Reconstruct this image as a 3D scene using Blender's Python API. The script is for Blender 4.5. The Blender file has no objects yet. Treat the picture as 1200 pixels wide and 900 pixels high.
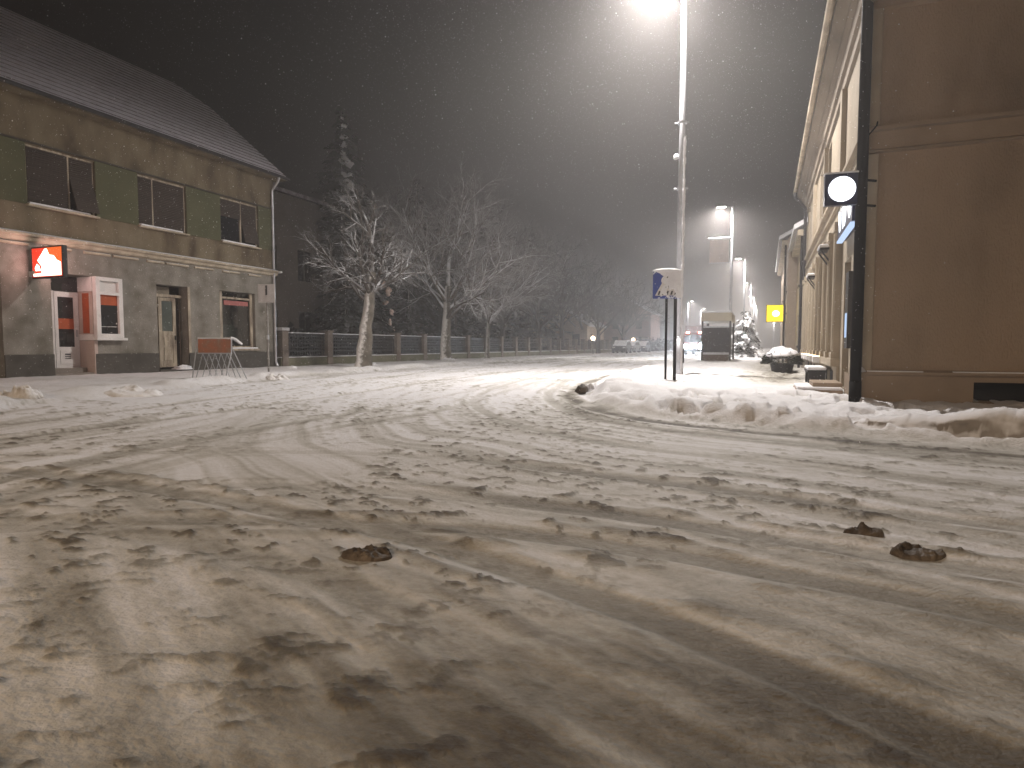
import bpy, math, random
import numpy as np
from mathutils import Vector, Matrix
R = math.radians
random.seed(7)
SC = bpy.context.scene
COL = SC.collection

# ------------------------------------------------------------------ camera
cam_d = bpy.data.cameras.new('camera'); cam = bpy.data.objects.new('camera', cam_d); COL.objects.link(cam)
cam_d.sensor_width = 36.0; cam_d.lens = 36.0 * 740 / 1200
cam_d.clip_start = 0.05; cam_d.clip_end = 2000
cam.location = (0, 0, 1.0)
cam.rotation_euler = (R(90 - 3.48), 0, R(21.9))
SC.camera = cam

# ------------------------------------------------------------------ night sky (dim Nishita, sun far below the horizon, plus town glow on cloud)
W = bpy.data.worlds.new('World'); SC.world = W; W.use_nodes = True
wt = W.node_tree; wt.nodes.clear()
wo = wt.nodes.new('ShaderNodeOutputWorld'); wb = wt.nodes.new('ShaderNodeBackground')
sk = wt.nodes.new('ShaderNodeTexSky'); sk.sky_type = 'NISHITA'; sk.sun_disc = False
sk.sun_elevation = R(-9); sk.sun_rotation = R(200)
wb2 = wt.nodes.new('ShaderNodeBackground'); wa = wt.nodes.new('ShaderNodeAddShader')
wb.inputs[1].default_value = 0.05
wb2.inputs[0].default_value = (1.0, 0.80, 0.70, 1); wb2.inputs[1].default_value = 0.004
wt.links.new(sk.outputs[0], wb.inputs[0]); wt.links.new(wb.outputs[0], wa.inputs[0]); wt.links.new(wb2.outputs[0], wa.inputs[1])
wt.links.new(wa.outputs[0], wo.inputs[0])

SC.view_settings.view_transform = 'Standard'; SC.view_settings.look = 'None'
SC.view_settings.gamma = 1; SC.view_settings.use_curve_mapping = False
SC.view_settings.exposure = 0.35
SC.cycles.use_denoising = True
SC.cycles.volume_bounces = 0
SC.cycles.max_bounces = 5; SC.cycles.diffuse_bounces = 3; SC.cycles.glossy_bounces = 2
SC.cycles.transparent_max_bounces = 8
SC.cycles.sample_clamp_indirect = 3
SC.cycles.use_light_tree = True

# ------------------------------------------------------------------ light levels (each lamp's own light is made in its builder)
LAMP_W = 12000.0
LAMP_C = (1.0, 0.93, 0.88)
HAZE_D = 0.0056
WORLD = {}

# ------------------------------------------------------------------ helpers
class MB:
    def __init__(s): s.v = []; s.f = []; s.sm = False
    def quad(s, a, b, c, d):
        n = len(s.v); s.v += [tuple(a), tuple(b), tuple(c), tuple(d)]; s.f.append((n, n+1, n+2, n+3))
    def poly(s, pts):
        n = len(s.v); s.v += [tuple(p) for p in pts]; s.f.append(tuple(range(n, n+len(pts))))
    def box(s, x0, x1, y0, y1, z0, z1):
        n = len(s.v)
        s.v += [(x0,y0,z0),(x1,y0,z0),(x1,y1,z0),(x0,y1,z0),(x0,y0,z1),(x1,y0,z1),(x1,y1,z1),(x0,y1,z1)]
        s.f += [(n,n+3,n+2,n+1),(n+4,n+5,n+6,n+7),(n,n+1,n+5,n+4),(n+1,n+2,n+6,n+5),(n+2,n+3,n+7,n+6),(n+3,n,n+4,n+7)]
        return s
    def tube(s, p0, p1, r0, r1=None, n=8, cap=True):
        r1 = r0 if r1 is None else r1
        p0 = Vector(p0); p1 = Vector(p1); d = (p1-p0)
        if d.length < 1e-6: return s
        d.normalize(); a = d.orthogonal().normalized(); b = d.cross(a)
        k = len(s.v)
        for p, r in ((p0, r0), (p1, r1)):
            for i in range(n):
                t = 2*math.pi*i/n; s.v.append(tuple(p + a*math.cos(t)*r + b*math.sin(t)*r))
        for i in range(n):
            j = (i+1) % n; s.f.append((k+i, k+j, k+n+j, k+n+i))
        if cap: s.f.append(tuple(k+n-1-i for i in range(n))); s.f.append(tuple(k+n+i for i in range(n)))
        return s
    def path(s, pts, r, n=8):
        for a, b in zip(pts[:-1], pts[1:]): s.tube(a, b, r, r, n)
        return s
    def blob(s, c, rx, ry, rz, seed=0, nu=10, nv=7, j=0.22, flat=True):
        rnd = random.Random(seed); k = len(s.v)
        for iv in range(nv+1):
            ph = math.pi*iv/nv - math.pi/2
            for iu in range(nu):
                th = 2*math.pi*iu/nu; q = 1 + rnd.uniform(-j, j)
                z = math.sin(ph)*rz*q
                if flat and z < 0: z *= .3
                s.v.append((c[0]+math.cos(ph)*math.cos(th)*rx*q, c[1]+math.cos(ph)*math.sin(th)*ry*q, c[2]+z))
        for iv in range(nv):
            for iu in range(nu):
                ju = (iu+1) % nu; s.f.append((k+iv*nu+iu, k+iv*nu+ju, k+(iv+1)*nu+ju, k+(iv+1)*nu+iu))
        s.sm = True
        return s
    def prism(s, prof, y0, y1, axis='Y'):
        # prof: list of (a, z); extruded along Y (a = x) or X (a = y)
        k = len(s.v); n = len(prof)
        for t in (y0, y1):
            for a, z in prof: s.v.append((a, t, z) if axis == 'Y' else (t, a, z))
        for i in range(n):
            j = (i+1) % n; s.f.append((k+i, k+j, k+n+j, k+n+i))
        s.f.append(tuple(k+i for i in range(n))); s.f.append(tuple(k+n+n-1-i for i in range(n)))
        return s
    def build(s, name, mat, parent=None, world=False, smooth=None, bevel=0):
        off = (0, 0, 0)
        if world and parent is not None: off = WORLD[parent.name]
        me = bpy.data.meshes.new(name)
        me.from_pydata([(x-off[0], y-off[1], z-off[2]) for x, y, z in s.v], [], s.f)
        me.validate(); me.update()
        bm = None
        o = bpy.data.objects.new(name, me); COL.objects.link(o)
        me.materials.append(mat)
        if s.sm if smooth is None else smooth:
            me.polygons.foreach_set('use_smooth', [True]*len(me.polygons))
        if parent is not None: o.parent = parent
        WORLD[o.name] = off if world else (0, 0, 0)
        if bevel:
            m = o.modifiers.new('bevel', 'BEVEL'); m.width = bevel; m.segments = 2; m.limit_method = 'ANGLE'
        return o

def tag(o, label=None, cat=None, group=None, kind=None):
    if label: o['label'] = label
    if cat: o['category'] = cat
    if group: o['group'] = group
    if kind: o['kind'] = kind
    return o
def thing(name, label, cat, loc=(0,0,0), rz=0, group=None):
    o = bpy.data.objects.new(name, None); COL.objects.link(o)
    o.empty_display_size = .3
    o.location = loc; o.rotation_euler = (0, 0, rz); WORLD[o.name] = tuple(loc)
    return tag(o, label, cat, group)
def single(mb, name, mat, label, cat, loc=(0,0,0), group=None, kind=None, **k):
    o = mb.build(name, mat, None, **k); o.location = loc
    return tag(o, label, cat, group, kind)
def copy_tree(o, parent=None):
    c = o.copy(); COL.objects.link(c); c.parent = parent
    if parent: c.matrix_parent_inverse = o.matrix_parent_inverse.copy()
    for ch in [q for q in SC.objects if q.parent == o]: copy_tree(ch, c)
    return c
def dup(o, loc, rz=0, scale=1, label=None):
    c = copy_tree(o); c.location = loc; c.rotation_euler = (0, 0, rz); c.scale = (scale,)*3 if not hasattr(scale, '__len__') else scale
    if label: c['label'] = label
    return c

# ------------------------------------------------------------------ materials
def nmat(name):
    m = bpy.data.materials.new(name); m.use_nodes = True; nt = m.node_tree; nt.nodes.clear()
    o = nt.nodes.new('ShaderNodeOutputMaterial'); b = nt.nodes.new('ShaderNodeBsdfPrincipled')
    nt.links.new(b.outputs[0], o.inputs[0]); return m, nt, b
def N(nt, t, **k):
    n = nt.nodes.new(t)
    for a, v in k.items(): setattr(n, a, v)
    return n
def ramp(nt, stops):
    r = nt.nodes.new('ShaderNodeValToRGB'); e = r.color_ramp.elements
    while len(e) < len(stops): e.new(.5)
    for i, (p, c) in enumerate(stops):
        e[i].position = p; e[i].color = (*c, 1) if len(c) == 3 else c
    return r
def mat(name, c1, c2=None, scale=3.0, rough=.8, bump=.0, bscale=40, metal=0, c3=None, stretch=None, spec=.3, detail=6):
    m, nt, b = nmat(name)
    b.inputs['Roughness'].default_value = rough; b.inputs['Metallic'].default_value = metal
    b.inputs['Specular IOR Level'].default_value = spec
    c2 = c2 or tuple(x*.72 for x in c1)
    tc = N(nt, 'ShaderNodeTexCoord'); mp = N(nt, 'ShaderNodeMapping'); nt.links.new(tc.outputs['Object'], mp.inputs[0])
    if stretch: mp.inputs['Scale'].default_value = stretch
    nz = N(nt, 'ShaderNodeTexNoise'); nz.inputs['Scale'].default_value = scale; nz.inputs['Detail'].default_value = detail
    nt.links.new(mp.outputs[0], nz.inputs['Vector'])
    st = [(.35, c2), (.65, c1)] if not c3 else [(.3, c3), (.45, c2), (.66, c1)]
    r = ramp(nt, st); nt.links.new(nz.outputs[0], r.inputs[0]); nt.links.new(r.outputs[0], b.inputs['Base Color'])
    if bump:
        n2 = N(nt, 'ShaderNodeTexNoise'); n2.inputs['Scale'].default_value = bscale; n2.inputs['Detail'].default_value = 4
        nt.links.new(mp.outputs[0], n2.inputs['Vector'])
        bp = N(nt, 'ShaderNodeBump'); bp.inputs['Strength'].default_value = bump; bp.inputs['Distance'].default_value = .02
        nt.links.new(n2.outputs[0], bp.inputs['Height']); nt.links.new(bp.outputs[0], b.inputs['Normal'])
    return m
def emit(name, c, s):
    m = bpy.data.materials.new(name); m.use_nodes = True; nt = m.node_tree; nt.nodes.clear()
    o = nt.nodes.new('ShaderNodeOutputMaterial'); e = nt.nodes.new('ShaderNodeEmission')
    e.inputs[0].default_value = (*c, 1); e.inputs[1].default_value = s
    nt.links.new(e.outputs[0], o.inputs[0]); return m
def snowy(name, c1, c2, lo=.25, hi=.6, scale=2.0, side=None, rough=.85, snow=(.78,.79,.82)):
    """bark / needles / roofs with snow where the surface faces up, or towards the given side"""
    m, nt, b = nmat(name); b.inputs['Roughness'].default_value = rough; b.inputs['Specular IOR Level'].default_value = .2
    tc = N(nt, 'ShaderNodeTexCoord')
    nz = N(nt, 'ShaderNodeTexNoise'); nz.inputs['Scale'].default_value = scale; nz.inputs['Detail'].default_value = 5
    nt.links.new(tc.outputs['Object'], nz.inputs['Vector'])
    r = ramp(nt, [(.35, c2), (.65, c1)]); nt.links.new(nz.outputs[0], r.inputs[0])
    g = N(nt, 'ShaderNodeNewGeometry'); vm = N(nt, 'ShaderNodeVectorMath', operation='DOT_PRODUCT')
    d = Vector(side or (0, 0, 1)).normalized(); vm.inputs[1].default_value = d
    nt.links.new(g.outputs['Normal'], vm.inputs[0])
    n3 = N(nt, 'ShaderNodeTexNoise'); n3.inputs['Scale'].default_value = scale*2.3; nt.links.new(tc.outputs['Object'], n3.inputs['Vector'])
    ma = N(nt, 'ShaderNodeMath', operation='MULTIPLY_ADD'); ma.inputs[1].default_value = .9; nt.links.new(n3.outputs[0], ma.inputs[0])
    nt.links.new(vm.outputs['Value'], ma.inputs[2])
    mr = N(nt, 'ShaderNodeMapRange'); mr.inputs[1].default_value = lo+.45; mr.inputs[2].default_value = hi+.45
    nt.links.new(ma.outputs[0], mr.inputs[0])
    mx = N(nt, 'ShaderNodeMix', data_type='RGBA'); mx.inputs[7].default_value = (*snow, 1)
    nt.links.new(mr.outputs[0], mx.inputs[0]); nt.links.new(r.outputs[0], mx.inputs[6]); nt.links.new(mx.outputs[2], b.inputs['Base Color'])
    return m
M = {}
M['snow'] = mat('snow', (.84,.84,.86), (.72,.72,.75), 2.5, .65, .5, 30)
M['old_snow'] = mat('old_snow', (.42,.40,.37), (.24,.22,.19), 3, .8, .8, 18)
M['slush'] = mat('slush', (.12,.095,.07), (.05,.038,.028), 9, .6, 1, 30)
M['steel'] = mat('steel', (.50,.51,.54), (.40,.41,.44), 4, .45, 0, metal=.5)
M['dark_steel'] = mat('dark_steel', (.035,.035,.04), (.02,.02,.022), 8, .5)
M['black'] = mat('black_paint', (.010,.010,.011), (.007,.007,.008), 8, .7, spec=.08)
M['dark'] = mat('dark_void', (.012,.010,.009), (.006,.005,.005), 3, .9)
M['glass'] = mat('dark_glass', (.02,.022,.025), (.012,.013,.016), 1.2, .08, spec=.6)
M['white_frame'] = mat('white_frame', (.72,.70,.68), (.62,.60,.58), 3, .4)
M['cream_wood'] = mat('cream_wood', (.50,.43,.33), (.30,.25,.19), 7, .7, .4, 30, stretch=(1,1,.2), c3=(.16,.12,.09))
M['orange'] = mat('orange_sticker', (.42,.085,.025), (.34,.07,.02), 5, .5)
# ------------------------------------------------------------------ numpy noise
def _hash(ix, iy, seed):
    h = (ix.astype(np.int64)*374761393 + iy.astype(np.int64)*668265263 + seed*974634777) & 0x7fffffff
    h = ((h ^ (h >> 13))*1274126177) & 0x7fffffff
    return ((h ^ (h >> 16)) & 0xffff)/65535.0
def vnoise(x, y, seed=0):
    ix = np.floor(x); iy = np.floor(y); fx = x-ix; fy = y-iy
    fx = fx*fx*fx*(fx*(fx*6-15)+10); fy = fy*fy*fy*(fy*(fy*6-15)+10)
    a = _hash(ix, iy, seed); b = _hash(ix+1, iy, seed); c = _hash(ix, iy+1, seed); d = _hash(ix+1, iy+1, seed)
    return (a*(1-fx)+b*fx)*(1-fy)+(c*(1-fx)+d*fx)*fy
def fbm(x, y, seed=0, o=4, g=.5):
    s = 0; a = 1; t = 0
    for i in range(o):
        s = s + a*vnoise(x, y, seed+i*17); t += a; a *= g; x = x*2.03+13.7; y = y*2.03+7.1
    return s/t
def sstep(a, b, x):
    t = np.clip((x-a)/(b-a), 0, 1); return t*t*(3-2*t)
def smooth_line(P, n=8):
    P = np.array(P, float); Q = []
    for i in range(len(P)-1):
        p0 = P[max(i-1,0)]; p1 = P[i]; p2 = P[i+1]; p3 = P[min(i+2,len(P)-1)]
        for t in np.linspace(0, 1, n, endpoint=False):
            Q.append(.5*((2*p1)+(-p0+p2)*t+(2*p0-5*p1+4*p2-p3)*t*t+(-p0+3*p1-3*p2+p3)*t**3))
    Q.append(P[-1]); return np.array(Q)
def sdist(x, y, L):
    """signed distance to a polyline (+ on its left side) and arclength"""
    best = np.full(x.shape, 1e9); sg = np.zeros(x.shape); al = np.zeros(x.shape); acc = 0
    for a, b in zip(L[:-1], L[1:]):
        d = b-a; l = np.hypot(*d)
        if l < 1e-6: continue
        t = np.clip(((x-a[0])*d[0]+(y-a[1])*d[1])/(l*l), 0, 1)
        ex = x-(a[0]+t*d[0]); ey = y-(a[1]+t*d[1]); q = np.hypot(ex, ey)
        m = q < best
        best = np.where(m, q, best); sg = np.where(m, np.sign(d[0]*ey-d[1]*ex), sg); al = np.where(m, acc+t*l, al); acc += l
    return best*np.where(sg == 0, 1, sg), al

# ------------------------------------------------------------------ ground: one height field cut into road and pavements
KR = smooth_line([(-5.6,260),(-5.4,80),(-5.1,38),(-4.6,22),(-4.15,16.8),(-3.75,14.2),(-3.2,12),(-2.4,10.2),(-1.5,9.0),(-.5,8.4),(.6,7.95),(2.3,7.35),(6,6.3),(14,4.2),(40,-2)], 6)
KL = smooth_line([(-14.6,260),(-14.6,60),(-14.4,26),(-14.0,18),(-13.4,13.6),(-12.3,9.5),(-11.0,6),(-9.6,2),(-9,-10),(-9,-40)], 6)
TR = [smooth_line(t) for t in (
 [(-9.1,-2),(-7.9,2.6),(-7.57,4.17),(-7.55,5.07),(-7.61,6.29),(-7.85,8.19),(-8.05,10.54),(-8.6,15.1),(-9.1,22.17),(-9.6,36.27),(-10.2,120)],
 [(-10.5,-2),(-9.3,2.9),(-8.95,4.94),(-9.14,6.15),(-9.42,7.77),(-10.2,11.48),(-11.2,17.53),(-12.3,32.76),(-12.6,120)],
 [(-4.21,1.05),(-4.32,1.60),(-4.44,2.43),(-4.61,3.42),(-4.81,4.96),(-4.81,6.89),(-4.96,10.65),(-6.56,20.17),(-9.71,43.12),(-11.5,90)],
 [(-5.11,1.29),(-5.21,1.94),(-5.29,2.91),(-5.54,4.11),(-5.65,5.83),(-5.78,8.29),(-6.03,12.07),(-7.76,21.83),(-11.48,45.35),(-11.5,90)],
 [(12,3.2),(4,5.7),(1,6.9),(-1,7.6),(-2.6,9.0),(-3.8,11.2),(-4.6,14),(-5.4,19),(-6.2,30),(-6.6,60),(-6.8,120)],
 [(12,2.0),(4,4.4),(1,5.5),(-1.6,6.4),(-3.6,8.2),(-5.2,11),(-6.1,14.5),(-7.0,20),(-7.9,32),(-8.3,60),(-8.4,120)],
 [(12,4.0),(4,3.9),(1,4.3),(-1,4.7),(-3,4.9),(-5,4.4),(-8,2.6),(-12,-1)],
 [(12,2.9),(4,2.9),(1,3.3),(-1,3.6),(-2.6,3.6),(-4.2,3.1),(-7,1.2),(-10,-2)],
 [(12,1.6),(3,2.3),(1,2.7),(-1,3.0),(-2.4,2.9),(-3.6,2.4),(-5,1.2),(-7,-2)],
 [(6,-.5),(1.6,1.25),(.6,1.75),(-.2,2.2),(-1.1,2.6),(-2.4,3.0),(-4.4,3.2),(-8,2.9)],
 [(5,-1.6),(.9,.85),(.1,1.35),(-.7,1.75),(-1.5,2.1),(-2.7,2.35),(-4.6,2.3),(-7,1.7)],
)]
def ground(x, y):
    r = np.hypot(x, y)
    dr, aR = sdist(x, y, KR)
    dl, aL = sdist(x, y, KL)
    right = dr; left = -dl        # >0 inside the pavements
    wob = (fbm(x*.9, y*.9, 3, 3)-.5)*.7
    rk = sstep(-.10, .30, right+wob*.5); lk = sstep(-.25, .35, left+wob)
    # road: packed snow, ruts, ploughed clods
    det = fbm(x*7, y*7, 5, 3)
    u = x*.94+y*.34; v = -x*.34+y*.94
    # streaks left by wheels: along the corner kerb, along the far kerb, and slanting across the foreground
    wv = (fbm(x*.5, y*.5, 11, 2)-.5)*.8
    sR = fbm(aR*.42, (dr+wv)*5.2, 21, 5, .62); sL = fbm(aL*.40+30, (dl+wv)*5.0, 22, 5, .62)
    u3 = x*.88-y*.47; v3 = x*.47+y*.88; sF = fbm(u3*1.0, v3*5.0, 23, 5, .62)
    wL = sstep(-1.5, 1.5, np.abs(dr)-np.abs(dl)-1.0); wF = sstep(3.6, 1.9, y-.15*x)
    streak = (sR*(1-wL)+sL*wL)*(1-wF)+sF*wF
    clod = fbm(u*6.0, v*12.5, 31, 5, .62)
    big = fbm(x*.35, y*.35, 41, 3)
    trk = np.zeros_like(x); berm = np.zeros_like(x)
    near = r < 140
    for i, t in enumerate(TR):
        d = np.full(x.shape, 50.0); al = np.zeros(x.shape)
        d[near], al[near] = sdist(x[near], y[near], t)
        d = d+(vnoise(al*.4, al*0+i*3.1, 81+i)-.5)*(.06 if i < 2 else .22)
        pat = .45+.55*sstep(.25, .55, vnoise(al*.25+i*9, d*0+i, 91))
        w = (1-sstep(.07, .13, np.abs(d)))*(1.0 if i < 2 else pat)*(1.5 if i < 2 else 1)
        trk = np.maximum(trk, w)
        berm = np.maximum(berm, np.exp(-((np.abs(d)-.21)/.06)**2)*pat*sstep(.35, .7, fbm(al*3.5, d*9, 101+i, 2)))
    sm = np.clip(1-.75*trk, 0, 1)
    h = (.011*(streak-.5)+.007*(det-.5))*sm+.03*(big-.5)
    patch = sstep(.40, .62, fbm(x*.7+4, y*.7, 51, 3))
    cm = sstep(.56, .72, clod)*patch*sm
    pebb = sstep(.60, .72, fbm(x*10, y*10, 61, 4, .6))*sstep(.42, .60, fbm(x*.45, y*.45+9, 71, 2))*sm
    dirt_and_light = .225+.90*(streak-.5)*(.35+.65*sm)+.30*(big-.45)
    h = h-.013*trk+.018*berm*(.5+det)
    dirt_and_light = dirt_and_light+.24*trk+.26*berm-.08*np.exp(-(trk-.0)**2*40)*sstep(30,8,r)*0
    fg = sstep(7.5, 1.2, r); fg_dim = fg*sstep(-3.5, 1.5, x)
    dirt_and_light = dirt_and_light+.08*fg+.60*fg_dim*sstep(3.0, .9, y)  # brown foreground slush, plus the unlit right corner darkened in the colour
    h = h+cm*.009+pebb*.012+fg*(.020*(fbm(u*3.2, v*6.0, 111, 3)-.5))
    dirt_and_light = dirt_and_light+(.33-.10*fg)*cm+.45*pebb
    lamp_pool = sstep(7.5, 13, r)*(1-.75*sstep(22, 50, r))*(1-sstep(5.5, 9.0, np.abs(x+6.5)))
    dirt_and_light = dirt_and_light-.25*lamp_pool  # pool of lamp light put into the road colour as paler snow
    # dark scraped gutter round the corner
    gut = np.exp(-((right+.34)/.17)**2)*(.6+.4*sstep(.35, .6, fbm(x*2.5, y*2.5, 121, 3)))
    h = h-.02*gut; dirt_and_light = dirt_and_light+.62*gut*sstep(5.0, -.5, x)+.2*gut
    gl = np.exp(-((left+.3)/.30)**2)*sstep(.45, .6, fbm(x*.7, y*.7, 123, 2)); dirt_and_light = dirt_and_light+.25*gl
    # corner pavement: deep fresh snow, ridge along the kerb, footprints and a trampled path
    lump = fbm(x*1.6, y*1.6, 131, 4); fine = fbm(x*5, y*5, 133, 3)
    ridge = np.exp(-((right-.65)/.45)**2)
    tip = np.exp(-(((x+2.9)/1.2)**2+((y-13.3)/2.0)**2))
    hr = .09+.12*(lump-.3)+.075*(fine-.5)+.02*(fbm(x*13, y*13, 135, 2)-.5)+.08*ridge*(.4+lump)*(1-sstep(.0, 2.5, x))+.09*tip
    chunk = sstep(.58, .66, fbm(x*5.5, y*5.5, 137, 2))*sstep(1.3, .2, right)*(right > -.05)*sstep(.4, .55, fbm(x*.9, y*.9, 139, 2))
    hr = hr+.07*chunk
    foot = sstep(.56, .64, fbm(x*3.1, y*2.6, 141, 2))*sstep(.42, .55, fbm(x*.8, y*.8, 143, 2))*(right > .2)
    pathc = -.1+(y-12)*.02
    tramp = np.exp(-((x-.3-pathc)/1.1)**2)*sstep(14, 19, y)*(1-sstep(60, 80, y))
    hr = hr-.13*foot-.09*tramp*(.6+.4*lump)+.05*tramp*(fine-.5)
    dr_ = .03+.34*foot*sstep(.42, .6, lump)+.75*tramp*(.5+.9*(fine-.3))+.25*sstep(.25, .0, right)
    dr_ = dr_+.20*sstep(40, 90, r)
    # far pavement (before the shops): thinner walked snow
    lump2 = fbm(x*1.2, y*1.2, 151, 4)
    hl = .09+.07*(lump2-.5)+.03*(fine-.5)+.10*np.exp(-((left-.45)/.35)**2)*sstep(.45, .62, fbm(x*.8, y*.8, 153, 2))
    dl_ = .13+.30*(lump2-.5)
    h = h*(1-rk)+hr*rk; dirt_and_light = dirt_and_light*(1-rk)+dr_*rk
    h = h*(1-lk)+hl*lk; dirt_and_light = dirt_and_light*(1-lk)+dl_*lk
    h = np.where(r > 150, h*.3, h)
    return h, np.clip(dirt_and_light, 0, 1), right+wob*.5, left+wob
# polar sheet, finer towards where one stands
ring = [.02, .35]; 
while ring[-1] < 9: ring.append(ring[-1]*1.0075)
while ring[-1] < 60: ring.append(ring[-1]*1.011)
while ring[-1] < 420: ring.append(ring[-1]*1.05)
ring = np.array(ring)
c0 = 90+21.9
ang = np.concatenate([np.arange(c0-48, c0+48, .17), np.arange(c0+48, c0+312, 3.0)])
na, nr = len(ang), len(ring)
AA, RR = np.meshgrid(np.radians(ang), ring)
GX = (RR*np.cos(AA)).ravel(); GY = (RR*np.sin(AA)).ravel()
GH, GD, GRt, GLt = ground(GX, GY)
def gz(x, y): return float(ground(np.array([x], float), np.array([y], float))[0][0])
idx = np.arange(na*nr).reshape(nr, na)
a = idx[:-1, :]; b = np.roll(idx, -1, 1)[:-1, :]; c = np.roll(idx, -1, 1)[1:, :]; d = idx[1:, :]
faces = np.stack([a, d, c, b], -1).reshape(-1, 4)
fr = GRt[faces].mean(1) > .0; fl = (GLt[faces].mean(1) > .0) & ~fr

def ground_mat():
    m, nt, b = nmat('road_snow'); b.inputs['Roughness'].default_value = .7; b.inputs['Specular IOR Level'].default_value = .25
    at = N(nt, 'ShaderNodeAttribute'); at.attribute_name = 'dirt_and_light'  # holds road dirt plus the painted lamp pool and dark corner
    tc = N(nt, 'ShaderNodeTexCoord'); mp = N(nt, 'ShaderNodeMapping'); mp.inputs['Rotation'].default_value = (0, 0, R(-15)); mp.inputs['Scale'].default_value = (.85, 1.15, 1)
    nt.links.new(tc.outputs['Object'], mp.inputs[0])
    n1 = N(nt, 'ShaderNodeTexNoise'); n1.inputs['Scale'].default_value = 14; n1.inputs['Detail'].default_value = 10; n1.inputs['Roughness'].default_value = .78
    nt.links.new(mp.outputs[0], n1.inputs['Vector'])
    ma = N(nt, 'ShaderNodeMath', operation='MULTIPLY_ADD'); ma.inputs[1].default_value = .50; nt.links.new(n1.outputs[0], ma.inputs[0])
    sb = N(nt, 'ShaderNodeMath', operation='SUBTRACT'); sb.inputs[1].default_value = .25; nt.links.new(at.outputs['Fac'], sb.inputs[0]); nt.links.new(sb.outputs[0], ma.inputs[2])
    r = ramp(nt, [(.0, (.76,.76,.78)), (.12, (.70,.69,.695)), (.32, (.52,.505,.475)), (.56, (.29,.275,.24)), (.78, (.145,.13,.105)), (1, (.065,.055,.045))])
    nt.links.new(ma.outputs[0], r.inputs[0]); nt.links.new(r.outputs[0], b.inputs['Base Color'])
    n2 = N(nt, 'ShaderNodeTexNoise'); n2.inputs['Scale'].default_value = 45; n2.inputs['Detail'].default_value = 6
    nt.links.new(mp.outputs[0], n2.inputs['Vector'])
    bp = N(nt, 'ShaderNodeBump'); bp.inputs['Strength'].default_value = .7; bp.inputs['Distance'].default_value = .02
    nt.links.new(n2.outputs[0], bp.inputs['Height']); nt.links.new(bp.outputs[0], b.inputs['Normal'])
    return m
M['ground'] = ground_mat()
def sheet(name, sel):
    f = faces[sel]; used, inv = np.unique(f, return_inverse=True); f = inv.reshape(-1, 4)
    co = np.stack([GX[used], GY[used], GH[used]], 1).astype(np.float32)
    me = bpy.data.meshes.new(name); me.vertices.add(len(co)); me.vertices.foreach_set('co', co.ravel())
    me.loops.add(f.size); me.loops.foreach_set('vertex_index', f.ravel().astype(np.int32))
    me.polygons.add(len(f)); me.polygons.foreach_set('loop_start', np.arange(0, f.size, 4, dtype=np.int32)); me.polygons.foreach_set('loop_total', np.full(len(f), 4, np.int32))
    me.update(calc_edges=True); me.validate()
    at = me.attributes.new('dirt_and_light', 'FLOAT', 'POINT'); at.data.foreach_set('value', GD[used].astype(np.float32))
    me.polygons.foreach_set('use_smooth', np.ones(len(f), bool)); me.materials.append(M['ground'])
    o = bpy.data.objects.new(name, me); COL.objects.link(o); o['kind'] = 'structure'; return o
sheet('road', ~fr & ~fl); sheet('pavement', fr); sheet('sidewalk', fl)

# ------------------------------------------------------------------ facade helper
def facade(mb, X, out, y0, y1, z0, z1, holes, swap=False):
    """vertical sheet at X (plane), holes (ya, yb, za, zb, depth) with reveals; out=+1/-1 outward side. swap: plane is Y"""
    ys = sorted({y0, y1, *[h[0] for h in holes], *[h[1] for h in holes]}); zs = sorted({z0, z1, *[h[2] for h in holes], *[h[3] for h in holes]})
    P = (lambda x, y, z: (y, x, z)) if swap else (lambda x, y, z: (x, y, z))
    for ya, yb in zip(ys[:-1], ys[1:]):
        for za, zb in zip(zs[:-1], zs[1:]):
            cy, cz = (ya+yb)/2, (za+zb)/2
            if any(h[0] < cy < h[1] and h[2] < cz < h[3] for h in holes): continue
            mb.quad(P(X,ya,za), P(X,yb,za), P(X,yb,zb), P(X,ya,zb))
    for ya, yb, za, zb, dp in holes:
        q = X-out*dp
        mb.quad(P(X,ya,za), P(q,ya,za), P(q,ya,zb), P(X,ya,zb)); mb.quad(P(X,yb,za), P(q,yb,za), P(q,yb,zb), P(X,yb,zb))
        mb.quad(P(X,ya,zb), P(q,ya,zb), P(q,yb,zb), P(X,yb,zb)); mb.quad(P(X,ya,za), P(q,ya,za), P(q,yb,za), P(X,yb,za))
    return mb

# ------------------------------------------------------------------ LEFT: the old shop building
XF = -19.8
M['plaster_low'] = mat('grey_plaster', (.26,.24,.21), (.18,.165,.14), 1.9, .9, .7, 18, c3=(.12,.11,.085), detail=12)
M['plaster_up'] = mat('brown_plaster', (.205,.17,.115), (.14,.11,.07), 1.5, .9, .6, 18, c3=(.07,.05,.032), stretch=(1,1,.5), detail=12)
M['plinth'] = mat('dark_plinth', (.085,.08,.07), (.055,.05,.043), 3, .9, .5, 30)
M['green'] = mat('green_panel', (.10,.10,.055), (.075,.078,.04), 1.4, .8, .1)
M['roof_tile'] = snowy('snowed_tiles', (.20,.17,.18), (.10,.085,.09), -.1, .8, 1.6, snow=(.72,.70,.76))
M['shutter'] = mat('shutter_slats', (.065,.05,.04), (.03,.023,.018), 3, .7, 0, stretch=(.5,.3,14))
M['cream_trim'] = snowy('cream_trim', (.52,.45,.35), (.33,.28,.21), .1, .4, 3)
bd = thing('shop_building', 'old two storey plastered building with green window band, shopfronts and snowy roof', 'building', (XF, 15, 0))
YA, YB = 3.0, 21.7
wl = MB()
holesL = [(8.6,11.12,0,3.3,.35),(12.45,13.70,0,3.18,.72),(15.97,17.23,0.12,3.15,.42),(18.72,20.55,.85,3.15,.30)]
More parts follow.
